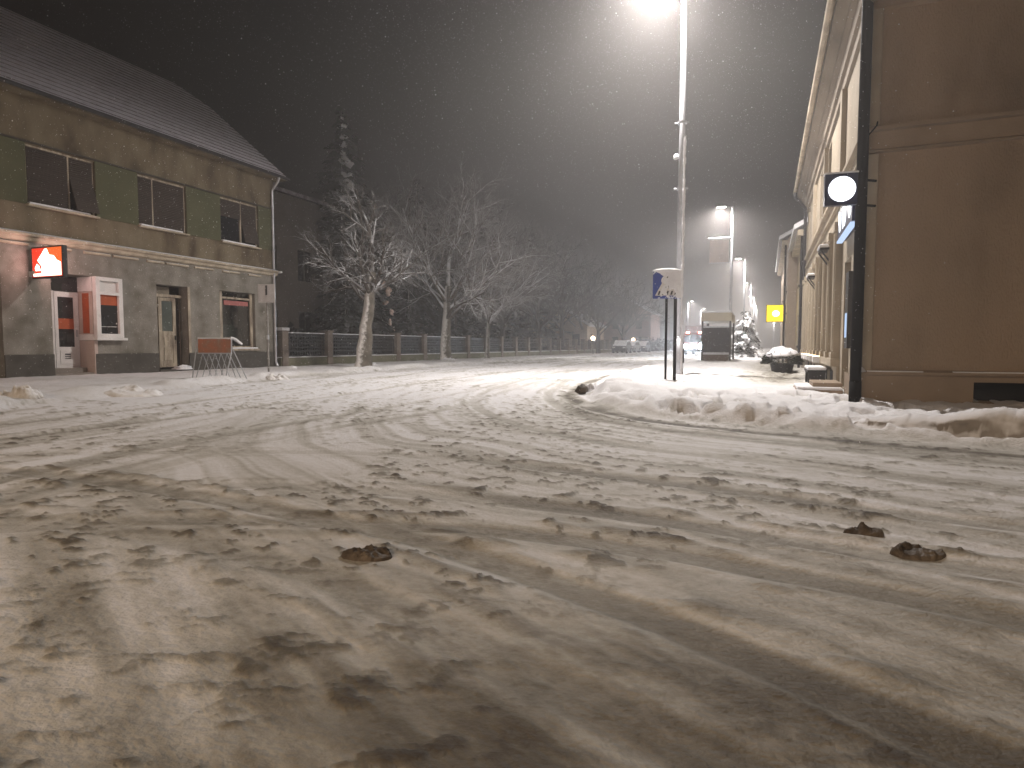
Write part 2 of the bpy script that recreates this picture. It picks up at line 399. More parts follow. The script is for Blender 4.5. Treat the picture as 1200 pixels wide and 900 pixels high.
facade(wl, XF, 1, YA, YB, 0, 4.05, holesL)
wl.quad((XF,YB,0),(XF-10,YB,0),(XF-10,YB,4.05),(XF,YB,4.05)); wl.quad((XF,YA,0),(XF-10,YA,0),(XF-10,YA,4.05),(XF,YA,4.05)); wl.quad((XF-10,YA,0),(XF-10,YB,0),(XF-10,YB,4.05),(XF-10,YA,4.05))
wl.build('ground_floor_wall', M['plaster_low'], bd, True)
wu = MB()
holesU = [(11.89,13.90,5.07,6.78,.18),(15.37,17.27,5.07,6.78,.18),(18.84,20.80,5.07,6.78,.18),(7.9,10.0,5.07,6.78,.18)]
facade(wu, XF+.02, 1, YA-.02, YB+.02, 4.05, 8.3, holesU)
wu.quad((XF+.02,YB+.02,4.05),(XF-10,YB+.02,4.05),(XF-10,YB+.02,8.3),(XF+.02,YB+.02,8.3)); wu.quad((XF,YA-.02,4.05),(XF-10,YA-.02,4.05),(XF-10,YA-.02,8.3),(XF,YA-.02,8.3))
wu.quad((XF-10,YA,4.05),(XF-10,YB,4.05),(XF-10,YB,8.3),(XF-10,YA,8.3))
wu.poly([(XF-.1,YB+.02,8.3),(XF-10,YB+.02,8.3),(XF-6.6,YB+.02,11.2),(XF-3.4,YB+.02,11.2)])
wu.build('upper_wall', M['plaster_up'], bd, True)
# plinth pieces between the doors
for ya, yb in ((3.0,8.6),(11.12,12.45),(13.70,15.97),(17.23,21.72)):
    MB().box(XF-.01, XF+.045, ya, yb, -.1, .74).build('plinth', M['plinth'], bd, True, bevel=.008)
# green panels of the window band
for ya, yb in ((3.2,7.9),(10.0,11.89),(13.90,15.37),(17.27,18.84),(20.80,21.6)):
    MB().box(XF+.021, XF+.045, ya+.01, yb-.01, 5.06, 6.80).build('wall_panel', M['green'], bd, True)
# band trims and string course
MB().box(XF+.02, XF+.07, YA, YB, 6.81, 6.86).build('upper_trim', M['plinth'], bd, True)
cn = MB().prism([(XF+.0,3.98),(XF+.10,4.02),(XF+.13,4.10),(XF+.22,4.14),(XF+.22,4.20),(XF+.03,4.27)], YA, YB+.08).build('string_course', M['cream_trim'], bd, True)
y = YA
rs = random.Random(3)
while y < YB-.6:
    w = rs.uniform(.5, 1.0); MB().prism([(XF+.005,3.86),(XF+.07,3.88),(XF+.07,3.93),(XF+.005,3.95)], y, y+w).build('ledge', M['cream_trim'], bd, True); y += w+rs.uniform(.08,.5)
# shutters and windows upstairs
def upper_window(ya, yb, mul, tilt=None, half=False):
    f = MB(); x0, x1 = XF-.14, XF-.04
    for p, q in ((ya,ya+.05),(mul-.03,mul+.03),(yb-.05,yb)): f.box(x0, x1, p, q, 5.12, 6.72)
    f.box(x0, x1+.01, ya, yb, 6.72, 6.78); f.box(x0, x1+.01, ya, yb, 5.07, 5.12)
    fr_ = f.build('window', M['cream_wood'], bd, True)
    g = MB().box(x0+.02, x0+.035, ya+.04, yb-.04, 5.10, 6.74).build('pane', M['glass'], fr_); g_loc = WORLD[bd.name]
    g.data.transform(Matrix.Translation((-g_loc[0], -g_loc[1], -g_loc[2])))
    def slats(y0, y1, z0, z1, t=0):
        s = MB(); z = z1
        while z > z0:
            o = t*(z1-z); s.box(x1-.03+o, x1+.015+o, y0, y1, z-.052, z-.008)
            s.box(x1-.02+o, x1+.0+o, y0+.01, y1-.01, z-.008, z+.001) ; z -= .06
        q = s.build('shutter', M['shutter'], fr_); q.data.transform(Matrix.Translation((-g_loc[0], -g_loc[1], -g_loc[2])))
    if tilt == 'right':
        slats(ya+.05, mul-.03, 5.14, 6.72); slats(mul+.03, yb-.05, 6.15, 6.72); slats(mul+.03, yb-.05, 5.18, 6.14, .32)
    elif half:
        slats(ya+.05, mul-.03, 6.1, 6.72); slats(mul+.03, yb-.05, 5.9, 6.72); slats(mul+.06, yb-.05, 5.2, 5.9, .25)
    else:
        slats(ya+.05, mul-.03, 5.14, 6.72); slats(mul+.03, yb-.05, 5.14, 6.72)
    sl = MB().box(XF-.02, XF+.16, ya-.04, yb+.04, 5.01, 5.062).build('sill', M['cream_trim'], fr_)
    sl.data.transform(Matrix.Translation((-g_loc[0], -g_loc[1], -g_loc[2])))
    sn = MB().box(XF+.0, XF+.15, ya+.0, yb-.25, 5.062, 5.12).build('sill_snow', M['snow'], fr_, bevel=.02)
    sn.data.transform(Matrix.Translation((-g_loc[0], -g_loc[1], -g_loc[2])))
upper_window(11.89, 13.90, 13.12, 'right'); upper_window(15.37, 17.27, 15.96); upper_window(18.84, 20.80, 19.92, None, True); upper_window(7.9, 10.0, 9.0)
# roof with half hip, gutter, downpipe
xe, ze = XF+.45, 8.22; xr, zr = XF-4.9, 12.65; xb = XF-10.4
def onroof(z): return xe+(xr-xe)*(z-ze)/(zr-ze)
rf = MB(); zh = 11.75; yg = YB+.45; yr = YB-.5
rf.poly([(xe,YA-.4,ze),(xe,yg,ze),(onroof(zh),yg,zh),(xr,yr,zr),(xr,YA-.4,zr)])
rf.poly([(xb,YA-.4,ze),(xr,YA-.4,zr),(xr,yr,zr),(2*xr-onroof(zh),yg,zh),(xb,yg,ze)])
rf.poly([(onroof(zh),yg,zh),(2*xr-onroof(zh),yg,zh),(xr,yr,zr)])
# tile courses as shallow steps
z = ze+.12
while z < zr-.1:
    x = onroof(z); y1 = yg if z < zh else yg+(yr-yg)*(z-zh)/(zr-zh)
    rf.box(x-.02, x+.012, YA-.4, y1, z-.006, z+.022); z += .22
rf.build('roof', M['roof_tile'], bd, True)
MB().box(XF-.2, xe-.03, YA-.3, yg-.05, 8.08, 8.15).build('soffit', M['plaster_up'], bd, True)
gt = MB(); gt.tube((xe+.05,YA-.3,8.17),(xe+.05,yg,8.17),.065,.065,8)
gu = gt.build('gutter', M['dark_steel'], bd, True)
dp = MB(); dp.path([(xe+.05,YB-.12,8.12),(xe-.05,YB-.12,7.9),(XF+.10,YB-.12,7.6),(XF+.10,YB-.12,.3),(XF+.2,YB-.12,.12)], .05, 8)
for zz in (6.9,5.0,3.2,1.4): dp.tube((XF+.10,YB-.12,zz),(XF+.10,YB-.12,zz+.05),.062,.062,8)
dp.build('downpipe', M['steel'], bd, True)
MB().box(XF-.4, XF+.35, YB+.02, YB+.14, 4.12, 4.2).build('ledge_snow', M['snow'], bd, True, bevel=.03)
# gate on far left
gp_ = MB().box(XF-.36, XF-.30, 8.6, 11.12, 0, 3.3)
for i in range(9): gp_.box(XF-.30, XF-.28, 8.62+i*.28, 8.84+i*.28, .05, 3.25)
gp_.build('gate', M['dark_steel'], bd, True)
# recessed white shop door
def W_(mb, name, m, parent, **k):
    o = mb.build(name, m, parent, **k); l = WORLD[bd.name]; o.data.transform(Matrix.Translation((-l[0], -l[1], -l[2]))); return o
xd = XF-.70
dr = MB().box(xd, xd+.06, 12.93, 13.66, .30, .96)
for p, q in ((12.93,13.03),(13.52,13.66)): dr.box(xd, xd+.06, p, q, .96, 2.68)
dr.box(xd, xd+.06, 13.03, 13.52, 2.52, 2.68); dr.box(xd+.06, xd+.075, 13.05, 13.50, .42, .86)
door = dr.build('door', M['white_frame'], bd, True)
W_(MB().box(xd+.01, xd+.03, 13.03, 13.52, .96, 2.52), 'pane', M['glass'], door)
W_(MB().box(xd+.031, xd+.036, 13.03, 13.52, 1.52, 1.85), 'sticker_band', M['orange'], door)
W_(MB().box(xd+.06, xd+.11, 13.56, 13.59, 1.28, 1.5), 'handle', M['steel'], door)
tx = MB()
for i, (a_, b_) in enumerate(((.72,.78),(.66,.70),(.60,.64))): tx.box(xd+.075, xd+.078, 13.18, 13.36, a_-.02, b_-.03)
W_(tx, 'notice', M['dark_steel'], door)
MB().box(xd, xd+.05, 12.46, 13.69, 2.70, 3.16).build('transom', M['glass'], bd, True)
MB().box(xd-.02, xd+.05, 12.46, 12.92, .3, 2.7).build('recess_wall', M['white_frame'], bd, True)
for k_ in range(2): MB().box(xd-.02, XF+.02-.36*k_, 12.46, 13.69, -.05+.15*k_, .15+.15*k_).build('step', mat('worn_step', (.25,.22,.19)), bd, True, bevel=.01)
# corner shop window: white frame standing proud of the wall, side pane facing the door
pink = mat('pale_plaster', (.50,.40,.36), (.42,.33,.29), 2, .85, .2)
MB().box(XF-.69, XF+.04, 13.675, 13.78, -.05, 1.165).build('recess_cheek', pink, bd, True)
bw = MB(); x0, x1 = XF+.0, XF+.16
bw.box(x0, x1, 13.70, 13.84, 1.25, 3.18); bw.box(x0, x1, 14.46, 14.60, 1.25, 3.18); bw.box(x0, x1, 13.84, 14.46, 3.06, 3.18)
bw.box(x0, x1, 13.84, 14.46, 2.62, 2.72); bw.box(x0, x1, 13.84, 14.46, 1.25, 1.38); bw.box(x0, x1+.08, 13.64, 14.66, 1.17, 1.25)
bw.box(x0+.02, x0+.06, 13.84, 14.46, 2.72, 3.06)
bw.box(XF-.69, x0, 13.665, 13.77, 2.72, 3.175); bw.box(XF-.69, x0, 13.665, 13.77, 1.172, 1.36)
bay = bw.build('shop_window', M['white_frame'], bd, True, bevel=.006)
W_(MB().box(x0+.05, x0+.06, 13.84, 14.46, 1.38, 2.62), 'pane', M['glass'], bay)
W_(MB().box(x0+.061, x0+.067, 13.84, 14.46, 2.30, 2.62), 'sticker_band', M['orange'], bay)
W_(MB().box(x0+.061, x0+.067, 13.86, 14.44, 1.60, 1.615), 'glazing_line', M['white_frame'], bay)
W_(MB().box(XF-.69, x0, 13.68, 13.74, 1.36, 2.72), 'side_panel', pink, bay)
W_(MB().box(XF-.46, XF-.16, 13.672, 13.68, 1.40, 2.66), 'side_sticker', M['orange'], bay)
# wooden double door, one leaf open
MB().box(XF-1.5, XF-1.44, 15.9, 17.4, 0, 3.2).build('hallway', M['dark'], bd, True)
hw = MB(); hw.quad((XF-.42,15.97,.1),(XF-1.44,15.97,.1),(XF-1.44,15.97,3.15),(XF-.42,15.97,3.15)); hw.quad((XF-.42,17.23,.1),(XF-1.44,17.23,.1),(XF-1.44,17.23,3.15),(XF-.42,17.23,3.15))
hw.quad((XF-.42,15.97,3.15),(XF-1.44,15.97,3.15),(XF-1.44,17.23,3.15),(XF-.42,17.23,3.15)); hw.quad((XF-.42,15.97,.14),(XF-1.44,15.97,.14),(XF-1.44,17.23,.14),(XF-.42,17.23,.14))
hw.build('hallway_lining', M['dark'], bd, True)
xl = XF-.34; l_ = MB()
for p, q in ((16.24,16.38),(16.82,16.96)): l_.box(xl, xl+.06, p, q, .22, 2.72)
l_.box(xl, xl+.06, 16.38, 16.82, 2.60, 2.72); l_.box(xl, xl+.06, 16.38, 16.82, 1.38, 1.52); l_.box(xl, xl+.06, 16.38, 16.82, .22, .36)
l_.box(xl+.01, xl+.035, 16.38, 16.82, .36, 1.38); l_.box(xl+.03, xl+.055, 16.45, 16.75, .46, .92); l_.box(xl+.03, xl+.055, 16.45, 16.75, 1.02, 1.30)
leaf = l_.build('wooden_door', M['cream_wood'], bd, True, bevel=.005)
leaf['label'] = 'closed leaf of the worn cream double door'
W_(MB().box(xl+.015, xl+.03, 16.38, 16.82, 1.52, 2.60), 'pane', mat('grey_glass', (.10,.12,.11), (.07,.085,.08), 2, .2), leaf)
W_(MB().box(xl+.06, xl+.11, 16.88, 16.91, 1.2, 1.36), 'handle', M['dark_steel'], leaf)
MB().box(xl-.55, xl-.0, 17.15, 17.20, .22, 2.72).build('wooden_door', mat('brown_wood', (.13,.09,.06), (.08,.055,.035), 6, .7), bd, True)
MB().box(xl-.02, xl+.04, 15.98, 16.22, .22, 3.1).build('door_side', M['cream_wood'], bd, True)
MB().box(xl, xl+.05, 15.98, 17.22, 2.74, 2.84).build('lintel', M['cream_wood'], bd, True)
MB().box(xl, xl+.04, 15.98, 16.72, 2.84, 3.10).build('fanlight', mat('grey_board', (.22,.19,.15), (.15,.13,.10), 4, .8), bd, True)
MB().box(XF-.02, XF+.03, 17.23, 17.33, .12, 3.15).build('door_jamb', M['cream_wood'], bd, True)
MB().box(XF-.42, XF+.10, 15.95, 17.25, -.02, .15).build('threshold', M['plinth'], bd, True)
sb_ = MB().blob((XF-.02, 16.95, .15), .28, .38, .14, 5); sb_.build('snow_drift', M['snow'], bd, True)
# display window with things behind the glass
dx = XF-.24
fw_ = MB(); fw_.box(dx, dx+.09, 18.72, 18.98, .85, 3.15); fw_.box(dx, dx+.09, 20.42, 20.55, .85, 3.15); fw_.box(dx, dx+.09, 18.86, 20.42, .85, .98); fw_.box(dx, dx+.07, 18.86, 20.42, 2.86, 2.94)
fw_.box(XF-.02, XF+.12, 18.66, 20.62, .80, .87)
dw = fw_.build('display_window', M['cream_wood'], bd, True, bevel=.005)
W_(MB().box(XF-.01, XF+.10, 18.9, 20.58, .87, .93), 'sill_snow', M['snow'], dw, bevel=.02)
W_(MB().box(dx-.8, dx-.76, 18.7, 20.6, .8, 3.2), 'display_back', mat('shop_inside', (.05,.055,.05), (.02,.02,.02), 2.2, .9, c3=(.008,.008,.008)), dw)
W_(MB().box(dx-.5, dx-.2, 19.05, 19.85, 1.35, 1.85), 'display_box', mat('pale_box', (.22,.25,.23), (.12,.14,.13), 3, .8), dw)
W_(MB().box(dx-.6, dx-.3, 19.9, 20.35, 1.0, 1.7), 'display_box', mat('dark_box', (.06,.07,.065)), dw)
W_(MB().box(dx-.76, dx-.1, 18.72, 20.55, 1.22, 1.26), 'display_shelf', M['plinth'], dw)
W_(MB().box(dx+.0, dx+.05, 19.1, 20.36, 2.62, 2.80), 'banner_strip', mat('red_strip', (.40,.14,.13), (.30,.10,.09)), dw)
gm, gnt, gb = nmat('shop_glass'); 
gtr = N(gnt, 'ShaderNodeBsdfTransparent'); gtr.inputs[0].default_value = (.7,.72,.7,1); ggl = N(gnt, 'ShaderNodeBsdfGlossy'); ggl.inputs['Roughness'].default_value = .04
gmx = N(gnt, 'ShaderNodeMixShader'); gmx.inputs[0].default_value = .12; gnt.links.new(gtr.outputs[0], gmx.inputs[1]); gnt.links.new(ggl.outputs[0], gmx.inputs[2])
gnt.links.new(gmx.outputs[0], [n for n in gnt.nodes if n.type == 'OUTPUT_MATERIAL'][0].inputs[0]); M['clear_glass'] = gm
W_(MB().box(dx+.03, dx+.036, 18.86, 20.42, .98, 3.13), 'pane', gm, dw)
ms = MB().box(XF+.0, XF+.10, 11.93, 11.98, 3.02, 3.08); ms.box(XF+.08, XF+.22, 11.88, 12.05, 3.03, 3.15); ms.box(XF, XF+.02, 11.86, 12.06, 2.98, 3.14)
ms.build('wall_fitting', M['white_frame'], bd, True)

# red illuminated box sign
sg = thing('illuminated_sign', 'glowing red box sign with white and yellow shapes, projecting over the white shop door', 'sign', (XF-.26, 11.95, 2.92)); sg.scale = (1.21, .42, 1.07)
MB().box(.30, 1.42, -.16, .16, .00, .84).build('casing', M['dark_steel'], sg, bevel=.015)
br = MB().box(0, .32, -.03, .03, .68, .74); br.box(0, .32, -.03, .03, .08, .14); br.box(-.0, .03, -.08, .08, .0, .84); br.build('bracket', M['dark_steel'], sg)
for s_ in (-1, 1):
    y = s_*.163
    f = MB(); f.quad((.33,y,.04),(1.39,y,.04),(1.39,y,.80),(.33,y,.80)); fo = f.build('sign_face', emit('sign_red_light', (1.0,.055,.02), .85), sg)
    g = MB(); g.quad((.86,y*1.02,.42),(1.39,y*1.02,.42),(1.39,y*1.02,.80),(.86,y*1.02,.80)); g.build('sign_patch', emit('sign_orange_light', (1.0,.16,.03), .9), sg)
    h = MB()
    h.poly([(.80,y*1.04,.78),(.88,y*1.04,.77),(.95,y*1.04,.62),(1.12,y*1.04,.58),(1.22,y*1.04,.46),(1.36,y*1.04,.40),(1.36,y*1.04,.06),(.36,y*1.04,.06),(.36,y*1.04,.13),(.66,y*1.04,.14),(.66,y*1.04,.32),(.52,y*1.04,.48)])
    h.poly([(.44,y*1.04,.20),(.64,y*1.04,.20),(.58,y*1.04,.34),(.50,y*1.04,.40),(.42,y*1.04,.28)])
    h.build('sign_emblem', emit('sign_white_light', (1.0,.86,.70), 2.6), sg)
ld = bpy.data.lights.new('sign_glow', 'AREA'); ld.shape = 'RECTANGLE'; ld.size = 1.0; ld.size_y = .75; ld.energy = 16; ld.color = (1, .58, .56)
lo = bpy.data.objects.new('sign_glow', ld); COL.objects.link(lo); lo.parent = sg; lo.location = (.86, -.20, .42); lo.rotation_euler = (R(-90), 0, 0)
ld2 = ld.copy(); ld2.energy = 22; lo2 = bpy.data.objects.new('sign_glow', ld2); COL.objects.link(lo2); lo2.parent = sg; lo2.location = (.86, .20, .42); lo2.rotation_euler = (R(90), 0, 0)

# bicycle rack with orange board
bk = thing('bicycle_rack', 'steel bicycle rack with a faded orange board, standing on the far pavement', 'bicycle rack', (-14.3, 13.25, gz(-14.3,13.25)-.03), R(21))
MB().box(-.42, .50, -.02, .02, .74, 1.12).build('board', mat('faded_orange', (.45,.15,.07), (.34,.16,.10), 4, .8, .2, c3=(.33,.26,.20)), bk, bevel=.01)
fb = MB(); fb.path([(-.5,-.22,0),(-.44,0,1.13),(.52,0,1.13),(.72,.2,.95)], .016); fb.path([(-.44,0,.72),(.52,0,.72)], .016); fb.path([(.52,0,1.13),(.50,0,.72),(.42,-.22,0)], .02)
fb.path([(.44,.0,.72),(.60,.35,0)], .014); fb.path([(.52,.0,.9),(.76,.35,0)], .014); fb.path([(-.5,-.22,.02),(.42,-.22,.02)], .014)
fb.build('frame', M['steel'], bk)
rb = MB()
for i in range(5):
    x = -.30+i*.17; rb.path([(x,0,.72),(x-.10,-.2,.04)], .010, 6); rb.path([(x,0,.72),(x+.12,.25,.02)], .010, 6)
rb.build('wheel_bars', M['steel'], bk)
sr = MB(); sr.box(.50, .53, -.03, .03, 1.10, 1.16); sr.path([(.5,0,1.155),(.6,.06,1.12),(.72,.2,.97)], .03, 6); sr.box(-.42,.5,-.03,.03,1.12,1.155); sr.build('snow_cap', M['snow'], bk)

# traffic sign seen by the house corner
ts = thing('road_sign', 'square pale road sign on a thin pole before the corner of the old building', 'road sign', (-15.46, 16.59, gz(-15.46,16.59)-.05), R(22))
tp = MB().tube((0,0,0),(0,0,2.98),.03,.03,10).build('pole', mat('grey_pole', (.30,.29,.27), (.16,.15,.14), 6, .6), ts)
MB().box(-.28, .28, -.05, -.03, 2.37, 2.98).build('plate', mat('frosted_plate', (.60,.58,.57), (.48,.46,.45), 4, .7), ts, bevel=.01)
MB().box(-.03, .03, -.056, -.0505, 2.62, 2.94).build('sign_bar', M['dark_steel'], ts)
MB().tube((0,0,1.15),(0,0,1.3),.042,.042,10).build('collar', M['steel'], ts)

# ------------------------------------------------------------------ garden fence: low wall, posts, dark lattice panels
M['fence_wall'] = mat('mossy_concrete', (.17,.16,.11), (.10,.10,.06), 1.5, .95, .4, 20)
M['fence_post'] = mat('fence_pier', (.22,.19,.16), (.13,.10,.085), 2, .95, .3)
M['fence_panel'] = mat('fence_iron', (.02,.02,.02), (.012,.012,.012), 8, .6)
XN = -19.85
fn = thing('garden_fence', 'low mossy garden wall with piers and dark lattice panels, running on from the old building', 'fence', (XN, 22, 0))
MB().box(XN-.14, XN+.14, 21.9, 118, -.1, .46).build('base_wall', M['fence_wall'], fn, True)
MB().box(XN-.13, XN+.15, 21.9, 118, .46, .50).build('wall_snow', M['snow'], fn, True, bevel=.015)
y = 22.15; k = 0
while y < 117:
    MB().box(XN-.20, XN+.20, y-.19, y+.19, -.1, 1.66).build('pier', M['fence_post'], fn, True, bevel=.01)
    MB().box(XN-.24, XN+.24, y-.23, y+.23, 1.66, 1.73 if k else 1.80).build('pier_cap', M['snow'] if k < 1 else M['fence_post'], fn, True, bevel=.02)
    p = MB(); a0, a1 = y+.19, y+2.90
    p.box(XN-.02, XN+.02, a0, a1, 1.50, 1.56); p.box(XN-.02, XN+.02, a0, a1, .52, .56)
    st = .16 if y < 45 else .32
    n = int((a1-a0)/st)
    for i in range(n):
        yy = a0+(i+.5)*(a1-a0)/n
        p.box(XN-.012, XN+.012, yy-.03, yy+.03, .56, 1.50)
    for j in range(5 if y < 45 else 2):
        zz = .72+j*.17 if y < 45 else .8+j*.45; p.box(XN-.016, XN+.016, a0, a1, zz, zz+.065)
    p.build('lattice_panel', M['fence_panel'], fn, True)
    if k < 6: 
        r = MB().box(XN-.03, XN+.03, a0, a1, 1.562, 1.60); r.build('rail_snow', M['snow'], fn, True)
    y += 3.09; k += 1

# ------------------------------------------------------------------ trees
M['bark'] = snowy('bark_side_snow', (.17,.15,.125), (.08,.07,.055), .50, .85, 3.2, side=(-.35,-.75,.35), snow=(.75,.73,.70))  # whiter towards the side vector
M['twig'] = snowy('twig_snow', (.085,.072,.06), (.05,.042,.034), .40, .95, 1.5, side=(.45,-.30,.8))
M['dark_twig'] = snowy('dark_twig', (.045,.04,.034), (.028,.024,.02), .7, 1.2, 1.2, side=(.3,-.3,.9), snow=(.35,.34,.34))
M['needle'] = snowy('needles', (.020,.026,.018), (.010,.013,.009), .85, 1.3, 1.0, side=(.5,-.35,.8), snow=(.34,.34,.35))
def rot_dir(d, ang, az):
    d = Vector(d).normalized(); a = d.orthogonal().normalized(); a = Matrix.Rotation(az, 3, d) @ a
    return (Matrix.Rotation(ang, 3, a) @ d).normalized()
def limb(mb, rnd, p, d, L, r, lvl, cfg, bias=None):
    """one wandering tapering limb; side branches recurse"""
    n = max(2, int(L/cfg['seg'][lvl])); p = Vector(p); d = Vector(d).normalized(); pts = [(p.copy(), d.copy(), r)]
    for i in range(n):
        w = cfg['wig'][lvl]
        d = (d + Vector((rnd.gauss(0,w), rnd.gauss(0,w), rnd.gauss(0,w)+cfg['up'][lvl])) + (bias or Vector())*cfg['bias'][lvl]).normalized()
        q = p+d*(L/n); r1 = r*(1-(i+1)/n*(1-cfg['taper'][lvl]))
        r0 = r*(1-i/n*(1-cfg['taper'][lvl]))
        mb.tube(p, q, r0, r1, cfg['n'][lvl], False); p = q; pts.append((p.copy(), d.copy(), r1))
    if lvl+1 < len(cfg['k']):
        k = cfg['k'][lvl+1]; az = rnd.uniform(0, 6.28)
        for j in range(k):
            t = cfg['t0'][lvl]+(1-cfg['t0'][lvl])*(j+rnd.uniform(.2,.8))/k
            i = min(len(pts)-1, int(t*(len(pts)-1)+.5)); P, D, rr = pts[i]; az += 2.4+rnd.uniform(-.4,.4)
            nd = rot_dir(D, R(rnd.uniform(*cfg['ang'][lvl+1])), az)
            if bias: nd = (nd+bias*cfg['bias'][lvl+1]*2).normalized()
            limb(mb, rnd, P, nd, L*cfg['len'][lvl+1]*rnd.uniform(.7,1.15)*(1-.35*(t-cfg['t0'][lvl])), max(.006, min(rr*.75, r*cfg['rad'][lvl+1])), lvl+1, cfg, bias)
    return pts
CFG = dict(seg=(.45,.35,.28,.22,.2), wig=(.03,.10,.13,.14,.15), up=(0,.03,.02,.0,0), bias=(0,.01,.03,.05,.06), taper=(.6,.35,.3,.3,.4), n=(12,7,5,3,3),
           k=(1,6,6,6,5), t0=(.72,.25,.2,.15,.1), ang=((0,0),(32,66),(25,60),(22,52),(20,50)), len=(1,1.05,.60,.55,.5), rad=(1,.42,.5,.45,.5))
def bare_tree(name, label, loc, trunk_h, r, lean, seed, crown=1.0, bias=None, group='bare snow-dusted trees along the fence', cfg=None, bm=None, tm=None, flare=True):
    c = dict(CFG); c.update(cfg or {}); rnd = random.Random(seed)
    t = thing(name, label, 'tree', loc, 0, group)
    tr_ = MB(); p = Vector((0,0,-.1)); n = 9; d = Vector(lean)
    pts = []
    for i in range(n+1):
        f = i/n; q = Vector((d.x*f*trunk_h+rnd.gauss(0,.02), d.y*f*trunk_h+rnd.gauss(0,.02), -.1+f*(trunk_h+.1)))
        rr = r*(1-.5*f)+(r*.22*math.exp(-f*9) if flare else 0); pts.append((q, rr))
    # one continuous ring-lofted trunk with knots
    k0 = 0; ns = 14
    for i, (q, rr) in enumerate(pts):
        for s in range(ns):
            a_ = 2*math.pi*s/ns; w = rr*(1+.10*math.sin(3*a_+i*.7)+rnd.uniform(-.07,.07)); tr_.v.append((q.x+math.cos(a_)*w, q.y+math.sin(a_)*w, q.z))
    for i in range(n):
        for s in range(ns): tr_.f.append((i*ns+s, i*ns+(s+1)%ns, (i+1)*ns+(s+1)%ns, (i+1)*ns+s))
    tr_.build('trunk', bm or M['bark'], t, smooth=True)
    cr = MB(); top = pts[-1][0]; b_ = Vector(bias) if bias else None
    nb = c['k'][1]; az = rnd.uniform(0, 6.28)
    limb(cr, rnd, top-Vector((0,0,.05)), (d.x*1.2, d.y*1.2, 1), crown*1.05, r*.46, 1, c, b_)
    for j in range(nb):
        az += 2.4+rnd.uniform(-.3,.3); f = rnd.uniform(.62, .98); i = int(f*n); P, rr = pts[i]
        nd = rot_dir((d.x, d.y, 1), R(rnd.uniform(*c['ang'][1])), az)
        limb(cr, rnd, P, nd, crown*rnd.uniform(.75,1.1), rr*.48, 1, c, b_)
    cr.build('crown', tm or M['twig'], t, smooth=True)
    return t
bare_tree('bare_tree', 'thick-trunked leaning bare tree nearest the old building, snow on its trunk', (-16.26, 23.05, .05), 4.1, .34, (.10,.04), 11, 2.9, cfg=dict(k=(1,7,7,6,5), len=(1,1.05,.62,.6,.6), ang=((0,0),(38,72),(28,60),(25,55),(22,50))))
M['lit_snow_twig'] = snowy('lit_snowy_twig', (.13,.105,.085), (.07,.055,.045), .12, .75, 1.5, side=(.5,-.45,.7))  # paler twigs: more snow, and lamp light put into the colour
bare_tree('bare_tree', 'wide bare tree with a half white trunk, second bare tree from the old building', (-18.3, 34.5, .05), 4.6, .34, (.02,.05), 23, 5.4, bias=(.35,0,.1), tm=M['lit_snow_twig'], cfg=dict(k=(1,10,9,8,6), len=(1,1.05,.62,.6,.55), ang=((0,0),(40,76),(25,60),(22,52),(20,50))))
bare_tree('bare_tree', 'slim young bare tree whose twigs all sweep to the right, third from the building', (-18.9, 42.2, .05), 3.8, .17, (.03,0), 37, 4.9, bias=(1.0,-.1,-.02), tm=M['lit_snow_twig'], cfg=dict(k=(1,9,9,8,6), ang=((0,0),(25,60),(20,45),(14,34),(12,30))))

def conifer(name, label, loc, h, rad, seed, nb=26, group=None, per=36, q=.30):
    rnd = random.Random(seed); t = thing(name, label, 'tree', loc, 0, group)
    MB().tube((0,0,-.1),(0,0,h*.97), h*.014+.03, .02, 8).build('trunk', M['bark'], t, smooth=True)
    c = MB()
    for i in range(nb):
        f = (i+.5)/nb; z = h*(.06+.93*f); R_ = rad*(1-f)**.8*rnd.uniform(.8,1.1)+.12
        nbr = max(4, int(9*(1-f)+4))
        for j in range(nbr):
            a_ = rnd.uniform(0, 6.28); L = R_*rnd.uniform(.65,1.12)
            for m_ in range(max(3, int(per*L/rad))):
                u_ = rnd.random()**.6; r_ = L*u_; zz = z-.35*r_+.12*r_*u_+rnd.gauss(0,.07)
                p = Vector((math.cos(a_)*r_+rnd.gauss(0,.10), math.sin(a_)*r_+rnd.gauss(0,.10), zz))
                o_ = Vector((math.cos(a_),math.sin(a_),-.35)).normalized(); s_ = Vector((-math.sin(a_),math.cos(a_),rnd.uniform(-.4,.4)))
                l_ = q*rnd.uniform(.6,1.3); w_ = q*rnd.uniform(.3,.6)
                c.poly([p-s_*w_, p+o_*l_*.5-s_*w_*.7, p+o_*l_-Vector((0,0,.08)), p+o_*l_*.5+s_*w_*.7, p+s_*w_])
    c.build('crown', M['needle'], t, smooth=False)
    return t
def px_ray(x, y):
    P_ = R(3.48); T = R(21.9); u = (x-600)/740; v = (450-y)/740
    fz = -math.sin(P_)+v*math.cos(P_); ff = math.cos(P_)+v*math.sin(P_)
    return Vector((-ff*math.sin(T)+u*math.cos(T), ff*math.cos(T)+u*math.sin(T), fz))
spr = conifer('tall_spruce', 'tall narrow dark spruce with a string of snow clumps up its side, behind the fence', (-24.8, 33.3, 0), 16.0, 3.3, 5, 52, None, 75, .36)
M['warm_lit_snow'] = mat('warm_lit_snow', (.82,.66,.58), (.72,.55,.47), 2)  # warm light put into the snow colour
